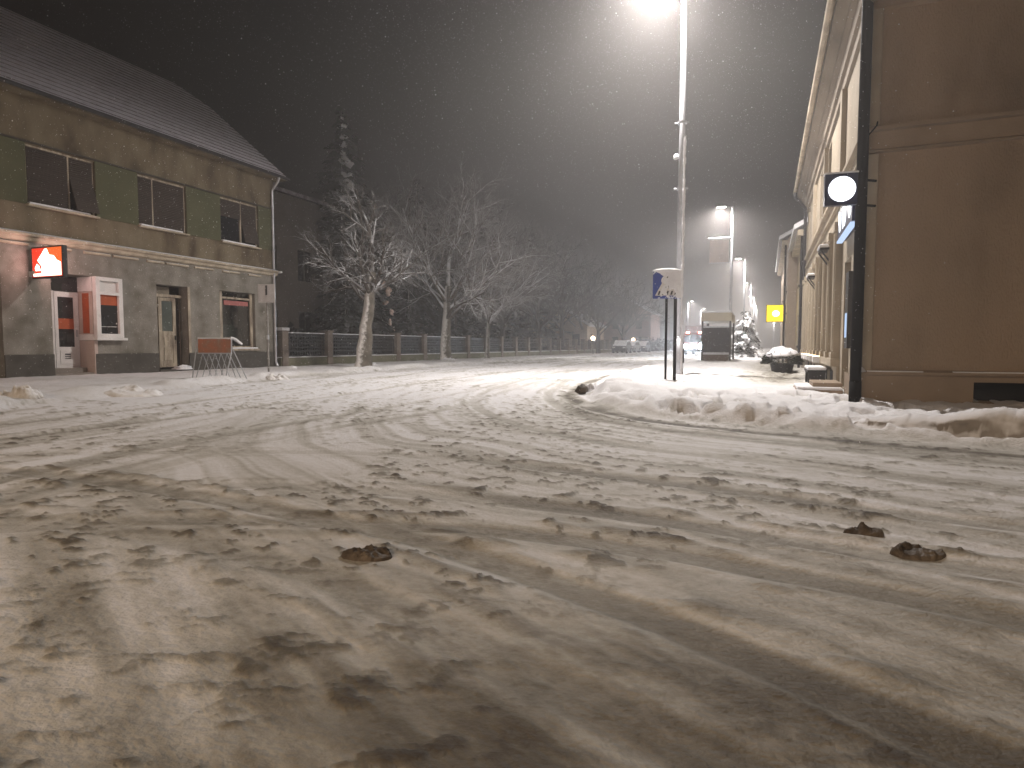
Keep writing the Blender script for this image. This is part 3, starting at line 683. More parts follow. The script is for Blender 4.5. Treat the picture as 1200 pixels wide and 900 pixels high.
# snow clumps sitting on the right-hand bough ends
for i, (z, off, s_) in enumerate(((14.95,.25,.11),(14.45,.32,.13),(13.8,.44,.17),(13.3,.50,.19),(12.7,.56,.23),(12.25,.62,.27),(11.5,.74,.18),(10.8,.95,.26),(10.1,.3,.16),(9.6,1.1,.14))):
    cl_ = MB()
    for q_ in range(5): cl_.blob((off+rs.gauss(0,s_*.55), -off*.55-.15+rs.gauss(0,s_*.5), z+rs.gauss(0,s_*.45)), s_*rs.uniform(.5,1), s_*rs.uniform(.5,.9), s_*rs.uniform(.35,.8), 40+i*7+q_, 9, 6, .35, False)
    cl_.build('snow_clump', M['snow'], spr)
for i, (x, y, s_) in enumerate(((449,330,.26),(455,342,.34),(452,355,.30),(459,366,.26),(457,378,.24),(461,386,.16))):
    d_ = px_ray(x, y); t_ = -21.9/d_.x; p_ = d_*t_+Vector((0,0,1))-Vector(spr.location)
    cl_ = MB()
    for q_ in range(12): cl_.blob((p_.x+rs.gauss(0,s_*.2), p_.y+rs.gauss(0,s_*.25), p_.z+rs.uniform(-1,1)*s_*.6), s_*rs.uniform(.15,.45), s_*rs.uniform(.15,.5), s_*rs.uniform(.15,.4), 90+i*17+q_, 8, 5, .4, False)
    cl_.build('snow_clump', M['warm_lit_snow'], spr)
EG = 'dark conifers behind the garden fence'
conifer('spruce', 'dark low spruce filling the gap behind the two nearest bare trees', (-22.6, 30.5, 0), 6.2, 2.1, 8, 20, EG)
conifer('spruce', 'dark spruce right behind the second bare tree', (-22.8, 37.8, 0), 8.0, 2.4, 9, 22, EG)
conifer('spruce', 'dark spruce behind the slim third bare tree', (-23.2, 45.5, 0), 9.5, 2.7, 10, 22, EG, per=26)
e0 = conifer('spruce', 'broad dark spruce rising beyond the right edge of the bare trees', (-24.5, 55, 0), 14.5, 3.6, 12, 26, EG, per=26, q=.45)
dup(e0, (-25, 68, 0), 2.0, (1.1,1.1,.95), 'hazy dark spruce further down the fence, left of the two garden lamps')
dup(e0, (-27.5, 47, 0), 4.0, 1.05, 'tall hazy spruce standing well back behind the second bare tree')
for (x, y, rz, sc3, lb) in ((-30,40,1.0,(1.2,1.2,.93),'broad dark spruce at the back, between the narrow tall spruce and the second bare tree'),(-31,57,2.6,(1.3,1.3,1.05),'tallest dark spruce at the back, above the slim third bare tree'),(-27,80,.4,(1.2,1.2,.9),'faint grey spruce behind the left garden lamp')):
    dup(e0, (x, y, 0), rz, sc3, lb)
BT = 'hazy leafless trees further along the street'
bt = bare_tree('leafless_tree', 'large dark leafless tree behind the fence, between second and third bare tree', (-23.5, 43.5, 0), 4.5, .3, (0,0), 51, 6.2, group=BT, cfg=dict(k=(1,9,7,7,6), rad=(1,.42,.5,.5,.6)), bm=M['dark_twig'], tm=M['dark_twig'])
for (x, y, rz, s_, lb) in ((-25.5,36,1.0,1.0,'dark leafless tree close behind the tall narrow spruce'),(-21.8,52,2.1,1.0,'dark leafless tree to the right of the third bare tree, over the fence'),(-22,62,3.3,1.05,'hazy leafless tree over the middle of the fence'),
        (-18.4,73,4.4,.85,'hazy leafless tree by the left garden lamp'),(-18.0,85,5.1,.85,'hazy leafless tree between the two garden lamps, before the pale house'),(-22,80,.7,1.05,'leafless tree standing behind the garden lamps'),(-21,100,1.9,1.0,'faint leafless tree beyond the right garden lamp'),(-21,118,2.9,1.0,'faintest leafless tree, at the far end of the street side')):
    dup(bt, (x, y, 0), rz, s_, lb)
for (x, y, rz, s_, lb) in ((-24,49,.4,1.15,'tall dark leafless tree filling in behind the slim third bare tree'),(-24.5,57.5,2.9,1.1,'dark leafless tree just beyond the broad dark spruce'),(-21,67,5.5,1.05,'leafless tree over the fence, left of the left garden lamp'),(-27,72,1.7,1.25,'tall leafless tree standing back, above the left garden lamp'),(-23,90,3.9,1.1,'faint leafless tree above the pale cream house')):
    dup(bt, (x, y, 0), rz, s_, lb)

hg = MB(); rnd = random.Random(44)  # hedge added so the lattice gaps show black
for i in range(9000):
    y_ = 22.5+38*rnd.random(); x_ = -20.9-rnd.random()*1.2; z_ = rnd.uniform(0, 1.45+.35*math.sin(y_*1.3)+.25*math.sin(y_*3.1)); s_ = rnd.uniform(.05,.13)
    hg.poly([Vector((x_,y_,z_))+Vector((rnd.gauss(0,s_),rnd.gauss(0,s_),rnd.gauss(0,s_))) for _ in range(4)])
single(hg, 'hedge', M['needle'], 'dark evergreen hedge added behind the lattice panels to blacken the gaps of the garden fence', 'hedge')
# dark house behind the fence
M['house_wall'] = mat('dark_render', (.15,.125,.11), (.10,.085,.075), .8, .9)
dh = thing('house', 'large unlit house behind the garden fence, next to the old shop building', 'building', (-30, 32, 0))
w = MB(); facade(w, -25.6, 1, 25.5, 34.2, 0, 9.6, [(27,28.3,1.2,3.0,.15),(30,31.3,1.2,3.0,.15),(27,28.3,4.8,6.6,.15),(30,31.3,4.8,6.6,.15)])
w.quad((-25.6,25.5,0),(-37,25.5,0),(-37,25.5,9.6),(-25.6,25.5,9.6)); w.quad((-25.6,34.2,0),(-37,34.2,0),(-37,34.2,9.6),(-25.6,34.2,9.6)); w.quad((-37,25.5,0),(-37,34.2,0),(-37,34.2,9.6),(-37,25.5,9.6))
w.poly([(-25.6,25.5,9.6),(-37,25.5,9.6),(-31.3,25.5,11.2)]); w.poly([(-25.6,34.2,9.6),(-37,34.2,9.6),(-31.3,34.2,11.2)])
w.build('wall', M['house_wall'], dh, True)
w = MB(); w.prism([(-25.2,9.55),(-31.3,11.3),(-37.4,9.55),(-37.4,9.75),(-31.3,11.55),(-25.2,9.75)], 25.1, 34.6); w.build('roof', M['roof_tile'], dh, True)
for (ya, za) in ((27,1.2),(30,1.2),(27,4.8),(30,4.8)):
    wn = MB(); 
    for p, q in ((ya,ya+.08),(ya+.61,ya+.69),(ya+1.22,ya+1.3)): wn.box(-25.72,-25.66,p,q,za,za+1.8)
    f_ = wn.build('window', M['plinth'], dh, True)
    g_ = MB().box(-25.75,-25.73,ya,ya+1.3,za,za+1.8).build('pane', M['glass'], f_); l_ = WORLD[dh.name]; g_.data.transform(Matrix.Translation((-l_[0],-l_[1],-l_[2])))
MB().box(-25.6,-25.2,32.3,34.1,0,6.6).build('bay_wall', mat('paler_render', (.26,.23,.21), (.20,.175,.16), .8, .9), dh, True)

# ------------------------------------------------------------------ far houses, garden lamps, parked cars on the left of the street
def far_house(label, x, y, w_, d_, h_, rh, c, wins, cat='house'):
    t = thing('house', label, cat, (x, y, 0), 0, 'distant houses on the left of the street')
    wm = mat('far_render', c, tuple(q*.8 for q in c), .7, .9)
    b_ = MB(); hs = []
    for j in range(wins):
        a0 = -w_/2+(j+.5)*w_/wins-.5; hs.append((a0, a0+1.0, 1.1, 2.5, .12))
        if h_ > 5: hs.append((a0, a0+1.0, 3.9, 5.2, .12))
    facade(b_, -d_/2, -1, -w_/2, w_/2, 0, h_, hs, swap=True)
    hs2 = [(-d_/4-.5,-d_/4+.5,1.1,2.5,.12),(d_/4-.5,d_/4+.5,1.1,2.5,.12)]
    facade(b_, w_/2, 1, -d_/2, d_/2, 0, h_, hs2)
    b_.quad((-w_/2,-d_/2,0),(-w_/2,d_/2,0),(-w_/2,d_/2,h_),(-w_/2,-d_/2,h_)); b_.quad((-w_/2,d_/2,0),(w_/2,d_/2,0),(w_/2,d_/2,h_),(-w_/2,d_/2,h_))
    b_.poly([(-w_/2,-d_/2,h_),(w_/2,-d_/2,h_),(0,-d_/2,h_+rh)]); b_.poly([(-w_/2,d_/2,h_),(w_/2,d_/2,h_),(0,d_/2,h_+rh)])
    wo_ = b_.build('wall', wm, t)
    r_ = MB(); r_.prism([(-w_/2-.4,h_-.15),(0,h_+rh),(w_/2+.4,h_-.15),(w_/2+.4,h_+.08),(0,h_+rh+.25),(-w_/2-.4,h_+.08)], -d_/2-.4, d_/2+.4); ro = r_.build('roof', M['snow'], t)
    MB().box(.6,1.2,-.3,.3,h_+rh*.4,h_+rh+.9).build('chimney', M['fence_post'], ro)
    for (a0,a1,z0,z1,_) in hs:
        f_ = MB().box(a0,a1,-d_/2+.08,-d_/2+.11,z0,z1); f_.box(a0-.03,a1+.03,-d_/2-.05,-d_/2+.02,z0-.08,z0-.0); f_.build('window', M['glass'], t)
    for (a0,a1,z0,z1,_) in hs2: MB().box(w_/2-.11,w_/2-.08,a0,a1,z0,z1).build('window', M['glass'], t)
    return t
far_house('hazy pale cream house behind the trees near the left garden lamp', -26, 84, 9, 9, 3.6, 3.0, (.62,.52,.42), 3)
far_house('hazy pinkish two storey house beyond the right garden lamp', -24, 112, 12, 10, 6.4, 3.6, (.42,.30,.27), 3)
M['lamp_globe'] = emit('globe_light', (1.0,.70,.50), 9.0)
def garden_lamp(loc, label):
    t = thing('garden_lamp', label, 'lamp', loc, 0, 'garden lamps under the far trees')
    MB().tube((0,0,-.1),(0,0,1.45),.05,.035,8).tube((0,0,1.45),(0,0,1.5),.12,.12,8).build('post', M['dark_steel'], t)
    MB().blob((0,0,1.68),.24,.24,.24,1,14,10,0,False).build('globe', M['lamp_globe'], t)
    l = bpy.data.lights.new('globe_bulb', 'POINT'); l.energy = 60; l.color = (1,.68,.45); l.shadow_soft_size = .26
    o = bpy.data.objects.new('globe_bulb', l); COL.objects.link(o); o.parent = t; o.location = (0,-.0,1.99)
    return t
garden_lamp((-17.2, 66, .1), 'round garden lamp on the left, glowing pinkish by the fence under the trees')
garden_lamp((-16.6, 85, .1), 'round garden lamp on the right, glowing yellow behind the parked cars')
M['car_snow'] = M['snow']
def car(loc, rz, label, paint):
    t = thing('parked_car', label, 'car', loc, rz, 'snow-covered cars parked on the left')
    b_ = MB(); prof = [(-2.1,.30),(-2.12,.62),(-2.0,.86),(-1.25,.94),(-.62,1.36),(.9,1.40),(1.75,.98),(2.08,.90),(2.12,.45),(2.05,.28)]
    b_.prism(prof, -.82, .82, 'Y'); b_.build('body', paint, t, bevel=.06)
    s_ = MB(); sp = [(-2.02,.88),(-1.25,.96),(-.62,1.38),(.9,1.42),(1.75,1.0),(2.05,.93),(2.0,1.05),(1.7,1.14),(.9,1.56),(-.62,1.52),(-1.3,1.08),(-1.95,.98)]
    s_.prism(sp, -.74, .74, 'Y'); s_.build('snow_cover', M['snow'], t, bevel=.05)
    g_ = MB().prism([(-1.15,.98),(-.6,1.30),(.85,1.33),(1.5,1.0)], -.83, .83, 'Y'); g_.build('window', M['glass'], t)
    for x in (-1.35, 1.35):
        for y_ in (-.80, .80):
            w_ = MB().tube((x,y_-.1,.31),(x,y_+.1,.31),.31,.31,16).build('wheel', M['dark'], t)
            MB().tube((x,y_-.11,.31),(x,y_+.11,.31),.18,.18,12).build('rim', M['steel'], w_)
    for y_ in (-.6,.6): MB().box(-2.15,-2.10,y_-.16,y_+.16,.62,.76).build('headlight', M['white_frame'], t)
    return t
car((-16.2, 76, .08), R(92), 'snow-covered parked car left of the right garden lamp, nearest of the parked cars', mat('dark_paint', (.05,.05,.06), None, 2, .35))
car((-16.4, 82.5, .08), R(89), 'snow-covered parked car in the middle of the row by the right garden lamp', mat('grey_paint', (.2,.2,.21), None, 2, .35))
car((-16.3, 90, .08), R(91), 'snow-covered parked car furthest along the row beyond the right garden lamp', mat('blue_paint', (.05,.06,.10), None, 2, .35))
hd = MB()
rnd = random.Random(4)
for i in range(2600):
    y_ = rnd.uniform(92, 150); x_ = -17.5+rnd.gauss(0,.5); z_ = rnd.uniform(0, 1.7+.4*math.sin(y_*.4)); s_ = rnd.uniform(.08,.22)
    v_ = [Vector((x_,y_,z_))+Vector((rnd.gauss(0,s_),rnd.gauss(0,s_),rnd.gauss(0,s_))) for _ in range(4)]; hd.poly(v_)
single(hd, 'hedge', M['dark_twig'], 'low snow-dusted hedge along the far left side of the street', 'hedge')

# ------------------------------------------------------------------ RIGHT: the large building at the corner
XR = 1.46; YR = 12.0; YE = 28.8
M['facade'] = mat('cream_facade', (.38,.325,.25), (.30,.255,.19), 1.2, .85, .25, 30)
M['gable'] = mat('tan_render', (.36,.275,.20), (.30,.23,.165), .8, .9, .9, 45, detail=14, c3=(.20,.15,.105), stretch=(1,1,.4))
M['gable_trim'] = mat('tan_trim', (.32,.25,.185), (.27,.21,.155), 2, .9, .4, 40)
rbld = thing('corner_building', 'large tan building on the right with a blank side wall, deep cornice and pilastered front', 'building', (XR, YR, 0))
HR = 7.9
# front with recessed windows between pilasters
bays = []; y = 15.4
while y < 28: bays.append(y); y += 1.42
hol = [(b_+.28, b_+1.14, .95, 2.95, .22) for b_ in bays] + [(b_+.28, b_+1.14, 4.9, 6.3, .22) for b_ in bays[::2]] + [(13.6,14.7,.15,2.7,.30)]
f_ = MB(); facade(f_, XR, -1, YR, YE, 0, HR, hol); f_.quad((XR,YE,0),(XR+12,YE,0),(XR+12,YE,HR),(XR,YE,HR)); f_.build('front_wall', M['facade'], rbld, True)
g_ = MB(); facade(g_, YR, -1, XR, 22, 0, HR, [(3.05,6.0,.10,.42,.45)], swap=True)
g_.build('side_wall', M['gable'], rbld, True)
MB().box(3.0,6.1,YR+.45,YR+.5,.05,.5).build('cellar_opening', M['dark'], rbld, True)
# plinth of side wall with ledge, belt courses
def sidebelt(name, z0, z1, d, m, x0=XR-.0):
    return MB().prism([(YR-.001,z0),(YR-d,z0+.02),(YR-d,z1-.02),(YR-.001,z1)], x0, 22, 'X').build(name, m, rbld, True)
pl = MB(); facade(pl, YR-.06, -1, XR-.06, 22, -.2, .50, [(3.05,6.0,.10,.42,.06)], swap=True); pl.quad((XR-.06,YR-.06,.5),(22,YR-.06,.5),(22,YR,.53),(XR-.06,YR,.53)); pl.quad((XR-.06,YR-.06,-.2),(XR-.06,YR+1.6,-.2),(XR-.06,YR+1.6,.5),(XR-.06,YR-.06,.5)); pl.build('plinth', M['gable_trim'], rbld, True)
MB().prism([(YR-.07,.50),(YR-.10,.53),(YR-.10,.565),(YR-.001,.60)], XR-.1, 22, 'X').build('plinth_ledge', M['gable_trim'], rbld, True)
sidebelt('belt_course', 4.13, 4.19, .07, M['gable_trim'], XR-.07); sidebelt('belt_course', 4.47, 4.56, .11, M['gable_trim'], XR-.11); 
MB().box(XR-.0, 22, YR-.035, YR-.001, 4.19, 4.47).build('belt_course', M['gable_trim'], rbld, True)
MB().box(XR-.10, XR, YR, YE, 4.47, 4.56).build('belt_course', M['facade'], rbld, True); MB().box(XR-.07, XR, YR, YE, 4.13, 4.19).build('belt_course', M['facade'], rbld, True)
for x0_, x1_ in ((XR+.1,XR+.9),(XR+1.3,XR+2.6),(XR+2.75,XR+4.9),(XR+5.6,XR+9)):
    MB().box(x0_, x1_, YR-.096, YR-.02, .566, .588).build('ledge_snow', M['snow'], rbld, True, bevel=.008)
# corner quoin strip in facade colour
MB().box(XR-.04, XR+.17, YR-.05, YR+.5, .56, 4.12).build('corner_strip', M['facade'], rbld, True, bevel=.01)
MB().box(XR-.04, XR+.17, YR-.05, YR+.5, 4.57, HR-.9).build('corner_strip', M['facade'], rbld, True, bevel=.01)
# cornice
cz = 7.25
cp = [(XR-.001,6.38),(XR-.06,6.42),(XR-.06,6.62),(XR-.12,6.66),(XR-.16,6.80),(XR-.24,6.88),(XR-.24,6.95),(XR-.36,7.05),(XR-.42,7.12),(XR-.42,cz),(XR-.001,cz+.05)]
MB().prism(cp, YR-.42, YE+.1).build('cornice', mat('grimy_cornice', (.27,.225,.175), (.20,.165,.125), 1.2, .9, .3, c3=(.13,.105,.08), stretch=(1,.4,1)), rbld, True)
MB().prism([(YR-.001,6.38),(YR-.06,6.42),(YR-.06,6.62),(YR-.16,6.80),(YR-.24,6.95),(YR-.42,7.12),(YR-.42,cz),(YR-.001,cz+.05)], XR, 22, 'X').build('cornice', M['gable_trim'], rbld, True)
gg = MB().tube((XR-.50,YR-.4,cz+.02),(XR-.50,YE+.1,cz+.02),.075,.075,8).build('gutter', M['cream_trim'], rbld, True)
rr_ = MB(); rr_.quad((XR-.5,YR-.5,cz+.06),(XR-.5,YE,cz+.06),(XR+6,YE,12.0),(XR+6,YR-.5,12.0)); rr_.quad((XR+6,YR-.5,12.0),(XR+6,YE,12.0),(XR+13,YE,cz),(XR+13,YR-.5,cz)); rr_.build('roof', M['snow'], rbld, True)
dn = MB(); dn.path([(XR-.50,YE-.2,cz),(XR-.50,YE-.2,cz-.25),(XR-.10,YE-.2,cz-.7),(XR-.10,YE-.2,.2)], .06, 8)
dn.build('downpipe', M['dark_steel'], rbld, True)
# pilasters
for i, b_ in enumerate(bays+[bays[-1]+1.42]):
    p_ = MB().box(XR-.13, XR, b_-.20, b_+.20, .86, 3.45); p_.box(XR-.17, XR, b_-.24, b_+.24, 3.45, 3.62); p_.box(XR-.17, XR, b_-.24, b_+.24, .72, .86)
    for q_ in (-.11, 0, .11): p_.box(XR-.15, XR-.13, b_+q_-.03, b_+q_+.03, .9, 3.4)
    p_.build('pilaster', M['facade'], rbld, True)
for i, b_ in enumerate(bays[::3]): MB().box(XR-.10, XR, b_-.18, b_+.18, 4.56, 6.38).build('pilaster', M['facade'], rbld, True)
MB().box(XR-.18, XR, 15.1, YE, .55, .72).build('front_ledge', M['facade'], rbld, True, bevel=.01)
MB().box(XR-.06, XR, 15.1, YE, -.1, .55).build('front_plinth', M['facade'], rbld, True)
for b_ in bays[:7]:
    MB().box(XR-.075, XR-.061, b_+.45, b_+.95, .18, .44).build('cellar_grille', M['dark_steel'], rbld, True)
M['warm_win'] = emit('warm_window_light', (1.0,.50,.20), .32)
for i, (ya, yb, za, zb, dpt) in enumerate(hol[:-1]):
    lit = False
    wf = MB(); x0 = XR+dpt-.06; x1 = XR+dpt-.01
    for p, q in ((ya,ya+.06),((ya+yb)/2-.025,(ya+yb)/2+.025),(yb-.06,yb)): wf.box(x0,x1,p,q,za,zb)
    wf.box(x0-.01,x1,ya+.06,yb-.06,za+(zb-za)*.7,za+(zb-za)*.7+.06); wf.box(x0-.01,x1,ya,yb,za-.0,za+.07)
    w_ = wf.build('window', M['cream_wood'], rbld, True)
    pn = MB().box(XR+dpt-.005, XR+dpt+.005, ya, yb, za, zb).build('pane', M['glass'], w_); pn.data.transform(Matrix.Translation((-XR,-YR,0)))
dd = MB().box(XR+.24, XR+.30, 13.6, 14.7, .15, 2.7); dd.box(XR+.22, XR+.24, 13.7, 14.1, .3, 1.2); dd.box(XR+.22,XR+.24,14.2,14.6,.3,1.2); dd.build('door', M['dark_steel'], rbld, True)
# blue-lit poster case by the door
pc = MB().box(XR-.10, XR, 13.0, 13.45, .95, 2.35).build('display_case', M['dark_steel'], rbld, True)
q_ = MB().box(XR-.108, XR-.101, 13.1, 13.35, 1.15, 1.6).build('lit_screen', emit('cold_screen', (.55,.72,1.0), .8), pc); q_.data.transform(Matrix.Translation((-XR,-YR,0)))
# uplights on the ledge, each with its own warm spot
for i, b_ in enumerate(bays[2:7]):
    u_ = MB().box(XR-.34, XR-.17, b_-.10, b_+.10, .56, .72); u_.box(XR-.18,XR-.05,b_-.03,b_+.03,.56,.6); uo = u_.build('uplight', M['snow'], rbld, True, bevel=.02)
    MB().box(XR-.335, XR-.175, b_-.095, b_+.095, .722, .74).build('lens', emit('warm_uplight', (1,.72,.42), 4), uo).data.transform(Matrix.Translation((-XR,-YR,0)))
    l = bpy.data.lights.new('uplight_bulb', 'SPOT'); l.energy = 26; l.color = (1,.60,.28); l.spot_size = R(60); l.spot_blend = .8; l.shadow_soft_size = .05
    o = bpy.data.objects.new('uplight_bulb', l); COL.objects.link(o); o.parent = uo; o.location = (-.27, b_-YR, .78); o.rotation_euler = (R(180), R(-9), 0)
# lantern-like brackets with snow on the front
for (yy, zz) in ((17.0, 3.25), (21.5, 3.05)):
    a_ = MB().box(XR-.34, XR-.14, yy-.35, yy+.35, zz, zz+.05); a_.path([(XR,yy-.3,zz-.45),(XR-.32,yy-.3,zz)], .02, 6); a_.path([(XR,yy+.3,zz-.45),(XR-.32,yy+.3,zz)], .02, 6)
    ao = a_.build('canopy', M['dark_steel'], rbld, True)
    MB().box(XR-.36, XR-.15, yy-.36, yy+.36, zz+.052, zz+.13).build('canopy_snow', M['snow'], ao, bevel=.03).data.transform(Matrix.Translation((-XR,-YR,0)))
# cable along the corner
cb = MB().path([(XR-.06,YR+.3,4.05),(XR-.10,YR-.02,3.9),(XR-.02,YR-.06,4.12)], .012, 6); cb.path([(XR-.06,YR-.056,3.0),(XR-.06,YR-.056,4.1)], .012, 6); cb.build('cable', M['black'], rbld, True)
MB().blob((XR-.02, YR-.12, .58), .12, .07, .06, 9).build('ledge_snow', M['snow'], rbld, True)
# steps
stp = thing('entrance_steps', 'two snow-capped stone steps at the front door of the tan building', 'steps', (XR-.45, 14.2, 0))
MB().box(-.45,.36,-.75,.75,0,.14).build('lower_step', M['gable_trim'], stp, bevel=.01); MB().box(-.15,.36,-.6,.6,.14,.28).build('upper_step', M['gable_trim'], stp, bevel=.01)
MB().box(-.44,.36,-.74,.74,.14,.2).build('snow_cap', M['snow'], stp, bevel=.03)
bn = thing('bench', 'low bench buried in snow against the front of the tan building', 'bench', (XR-.35, 17.0, gz(XR-.35,17.0)-.05))
MB().box(-.2,.2,-.7,.7,.34,.39).build('seat', M['dark_steel'], bn); 
for y_ in (-.55,.55): MB().box(-.18,.18,y_-.04,y_+.04,0,.34).build('leg', M['dark_steel'], bn)
MB().box(-.2,.2,-.7,.7,.392,.47).build('snow_cap', M['snow'], bn, bevel=.03)

# black pole at the corner
pp = thing('pole', 'thick black pole standing at the corner of the tan building', 'pole', (1.37, 11.72, gz(1.37,11.72)-.1))
MB().tube((0,0,0),(0,0,11.5),.085,.08,20).build('shaft', M['black'], pp, smooth=True)
MB().tube((0,0,0),(0,0,.5),.092,.092,20).build('sleeve', M['black'], pp, smooth=True)
for z_ in (3.35,3.75): MB().path([(.0,0,z_),(.22,.16,z_)], .02, 8).build('bracket', M['black'], pp)
MB().path([(.0,0,4.35),(.20,.12,4.62),(.22,.2,4.7)], .012, 6).build('cable', M['black'], pp)
# round white sign in a dark square box
M['navy'] = mat('navy_panel', (.02,.025,.07), (.015,.018,.05), 3, .3)
cs = thing('circle_sign', 'dark blue square box sign with a glowing white disc, fixed to the black pole', 'sign', (1.06, 11.66, 3.27), R(4))
MB().box(-.24,.24,-.07,.07,0,.50).build('casing', M['navy'], cs, bevel=.01)
for z_ in (.1,.36): MB().box(.22,.34,-.02,.02,z_,z_+.04).build('bracket', M['black'], cs)
MB().box(-.25,.25,-.08,.08,.501,.525).build('snow_cap', M['snow'], cs, bevel=.01)
for s_ in (-1,1):
    MB().tube((.01,s_*.07,.25),(.01,s_*.082,.25),.20,.20,40).build('lit_disc', emit('cold_white_disc', (.92,.95,1.0), 2.2), cs)
    mk = MB()
    for k_ in (-1,1):
        for j_ in range(5): 
            a_ = R(-50+25*j_); a2 = R(-50+25*(j_+1)); 
            if j_ < 4: mk.poly([(.01+k_*.125*math.cos(a_),s_*.0835,.25+.125*math.sin(a_)),(.01+k_*.125*math.cos(a2),s_*.0835,.25+.125*math.sin(a2)),(.01+k_*.138*math.cos(a2),s_*.0835,.25+.138*math.sin(a2)),(.01+k_*.138*math.cos(a_),s_*.0835,.25+.138*math.sin(a_))])
    mk.box(.045,.075,s_*.0832-.0005,s_*.0832+.0005,.35,.365)
    mk.build('disc_mark', emit('pale_mark', (.80,.86,.85), .8), cs)
ll = bpy.data.lights.new('disc_glow', 'AREA'); ll.shape='DISK'; ll.size=.4; ll.energy=3; ll.color=(.85,.9,1); lx = bpy.data.objects.new('disc_glow', ll); COL.objects.link(lx); lx.parent=cs; lx.location=(0,-.1,.25); lx.rotation_euler=(R(-90),0,0)
# long fascia sign on the front
fs = thing('fascia_sign', 'long dark blue shop sign with glowing white shapes, below the disc sign', 'sign', (XR-.08, 13.4, 3.12))
MB().box(-.08,.07,-1.15,1.15,.0,.60).build('panel', M['navy'], fs, bevel=.01)
lt = MB(); M['letter'] = emit('cold_white_letters', (.92,.95,1.0), 2.2)
def disc(mb, x, y, z, ry, rz_, n=20):
    mb.poly([(x, y+math.cos(6.2832*i/n)*ry, z+math.sin(6.2832*i/n)*rz_) for i in range(n)])
disc(lt, -.086, .74, .31, .20, .20); lt.quad((-.086,.93,.3),(-.086,1.03,.3),(-.086,1.03,.56),(-.086,.93,.56))
lt.build('lit_letter', M['letter'], fs); lt = MB(); disc(lt, -.086, -.02, .30, .22, .20); lt.quad((-.086,.16,.10),(-.086,.28,.10),(-.086,.28,.54),(-.086,.16,.54))
lt.build('lit_letter', M['letter'], fs); lt = MB(); disc(lt, -.086, -.80, .30, .20, .19); lt.build('lit_letter', M['letter'], fs)
lb_ = MB().box(-.10,.0,-1.13,1.13,-.05,-.012).build('light_strip', emit('pale_blue_strip', (.55,.70,1.0), .9), fs)

# next buildings down the right side
def row_building(label, x, y0, y1, h_, c, seed, roofh=3.0):
    t = thing('row_building', label, 'building', (x, y0, 0), 0, 'buildings further along the right side')
    n = max(2, int((y1-y0)/2.4)); hs = []
    for j in range(n):
        a0 = (j+.25)*(y1-y0)/n; 
        hs.append((a0, a0+1.1, 1.0, 2.5, .18)); 
        if h_ > 5: hs.append((a0, a0+1.1, 3.9, 5.2, .18))
    wm = mat('row_render', c, tuple(q*.85 for q in c), .8, .9)
    b_ = MB(); facade(b_, 0, -1, 0, y1-y0, 0, h_, hs); L_ = y1-y0
    b_.quad((0,0,0),(11,0,0),(11,0,h_),(0,0,h_)); b_.quad((0,L_,0),(11,L_,0),(11,L_,h_),(0,L_,h_)); b_.poly([(0,0,h_),(11,0,h_),(5.5,0,h_+roofh)]); b_.poly([(0,L_,h_),(11,L_,h_),(5.5,L_,h_+roofh)])
    b_.build('wall', wm, t)
    MB().prism([(-.45,h_-.1),(5.5,h_+roofh),(11.4,h_-.1),(11.4,h_+.1),(5.5,h_+roofh+.25),(-.45,h_+.1)], 0.01, L_-.01).build('roof', M['snow'], t)
    MB().box(-.3,-.0,.02,L_-.02,h_-.35,h_-.12).build('eaves', M['cream_trim'], t)
    for (a0,a1,z0,z1,dp_) in hs: MB().box(.16,.20,a0,a1,z0,z1).box(-.04,.02,a0-.05,a1+.05,z0-.1,z0-.0).build('window', M['glass'], t)
    MB().tube((-.12,.3,0),(-.12,.3,h_-.3),.05,.05,8).build('downpipe', M['dark_steel'], t)
row_building('lower cream building with a snowy eave, directly beyond the tan corner building', 1.40, 28.9, 36, 5.9, (.45,.39,.31), 1)
row_building('building beyond the lower cream one, behind the yellow sign', .95, 36.1, 52, 6.6, (.40,.33,.27), 2)
row_building('hazy low building beyond the yellow sign with a steep snowy roof', 1.8, 54, 72, 4.6, (.5,.42,.34), 3, 4)
row_building('faint grey building far along the right side of the street', 2.4, 74, 108, 6.4, (.38,.34,.30), 4)
row_building('faintest building at the far end of the right side', 3.0, 112, 160, 6.0, (.38,.34,.30), 5)
# yellow sign
ys = thing('yellow_sign', 'small glowing yellow square sign projecting from the building far along the right pavement', 'sign', (.95, 36.6, 2.25))
MB().box(-1.0,-.05,-.09,.09,0,.92).build('casing', M['dark_steel'], ys, bevel=.02)
MB().box(-.06,.02,-.03,.03,.4,.5).build('bracket', M['dark_steel'], ys)
for s_ in (-1,1):
    yq = s_*.096; f_ = MB(); f_.quad((-.97,yq,.03),(-.08,yq,.03),(-.08,yq,.89),(-.97,yq,.89)); f_.build('sign_face', emit('yellow_sign_light', (1.0,.72,.02), 1.6), ys)
    f_ = MB(); f_.poly([(-.52+.19*math.cos(6.2832*i/8+.4), yq*1.04, .45+.17*math.sin(6.2832*i/8+.4)) for i in range(8)]); f_.build('sign_emblem', emit('yellow_sign_white', (1,.95,.7), 3), ys)
lz = bpy.data.lights.new('yellow_glow','AREA'); lz.size=.8; lz.energy=18; lz.color=(1,.75,.15); lx = bpy.data.objects.new('yellow_glow', lz); COL.objects.link(lx); lx.parent=ys; lx.location=(-.52,-.13,.45); lx.rotation_euler=(R(-90),0,0)
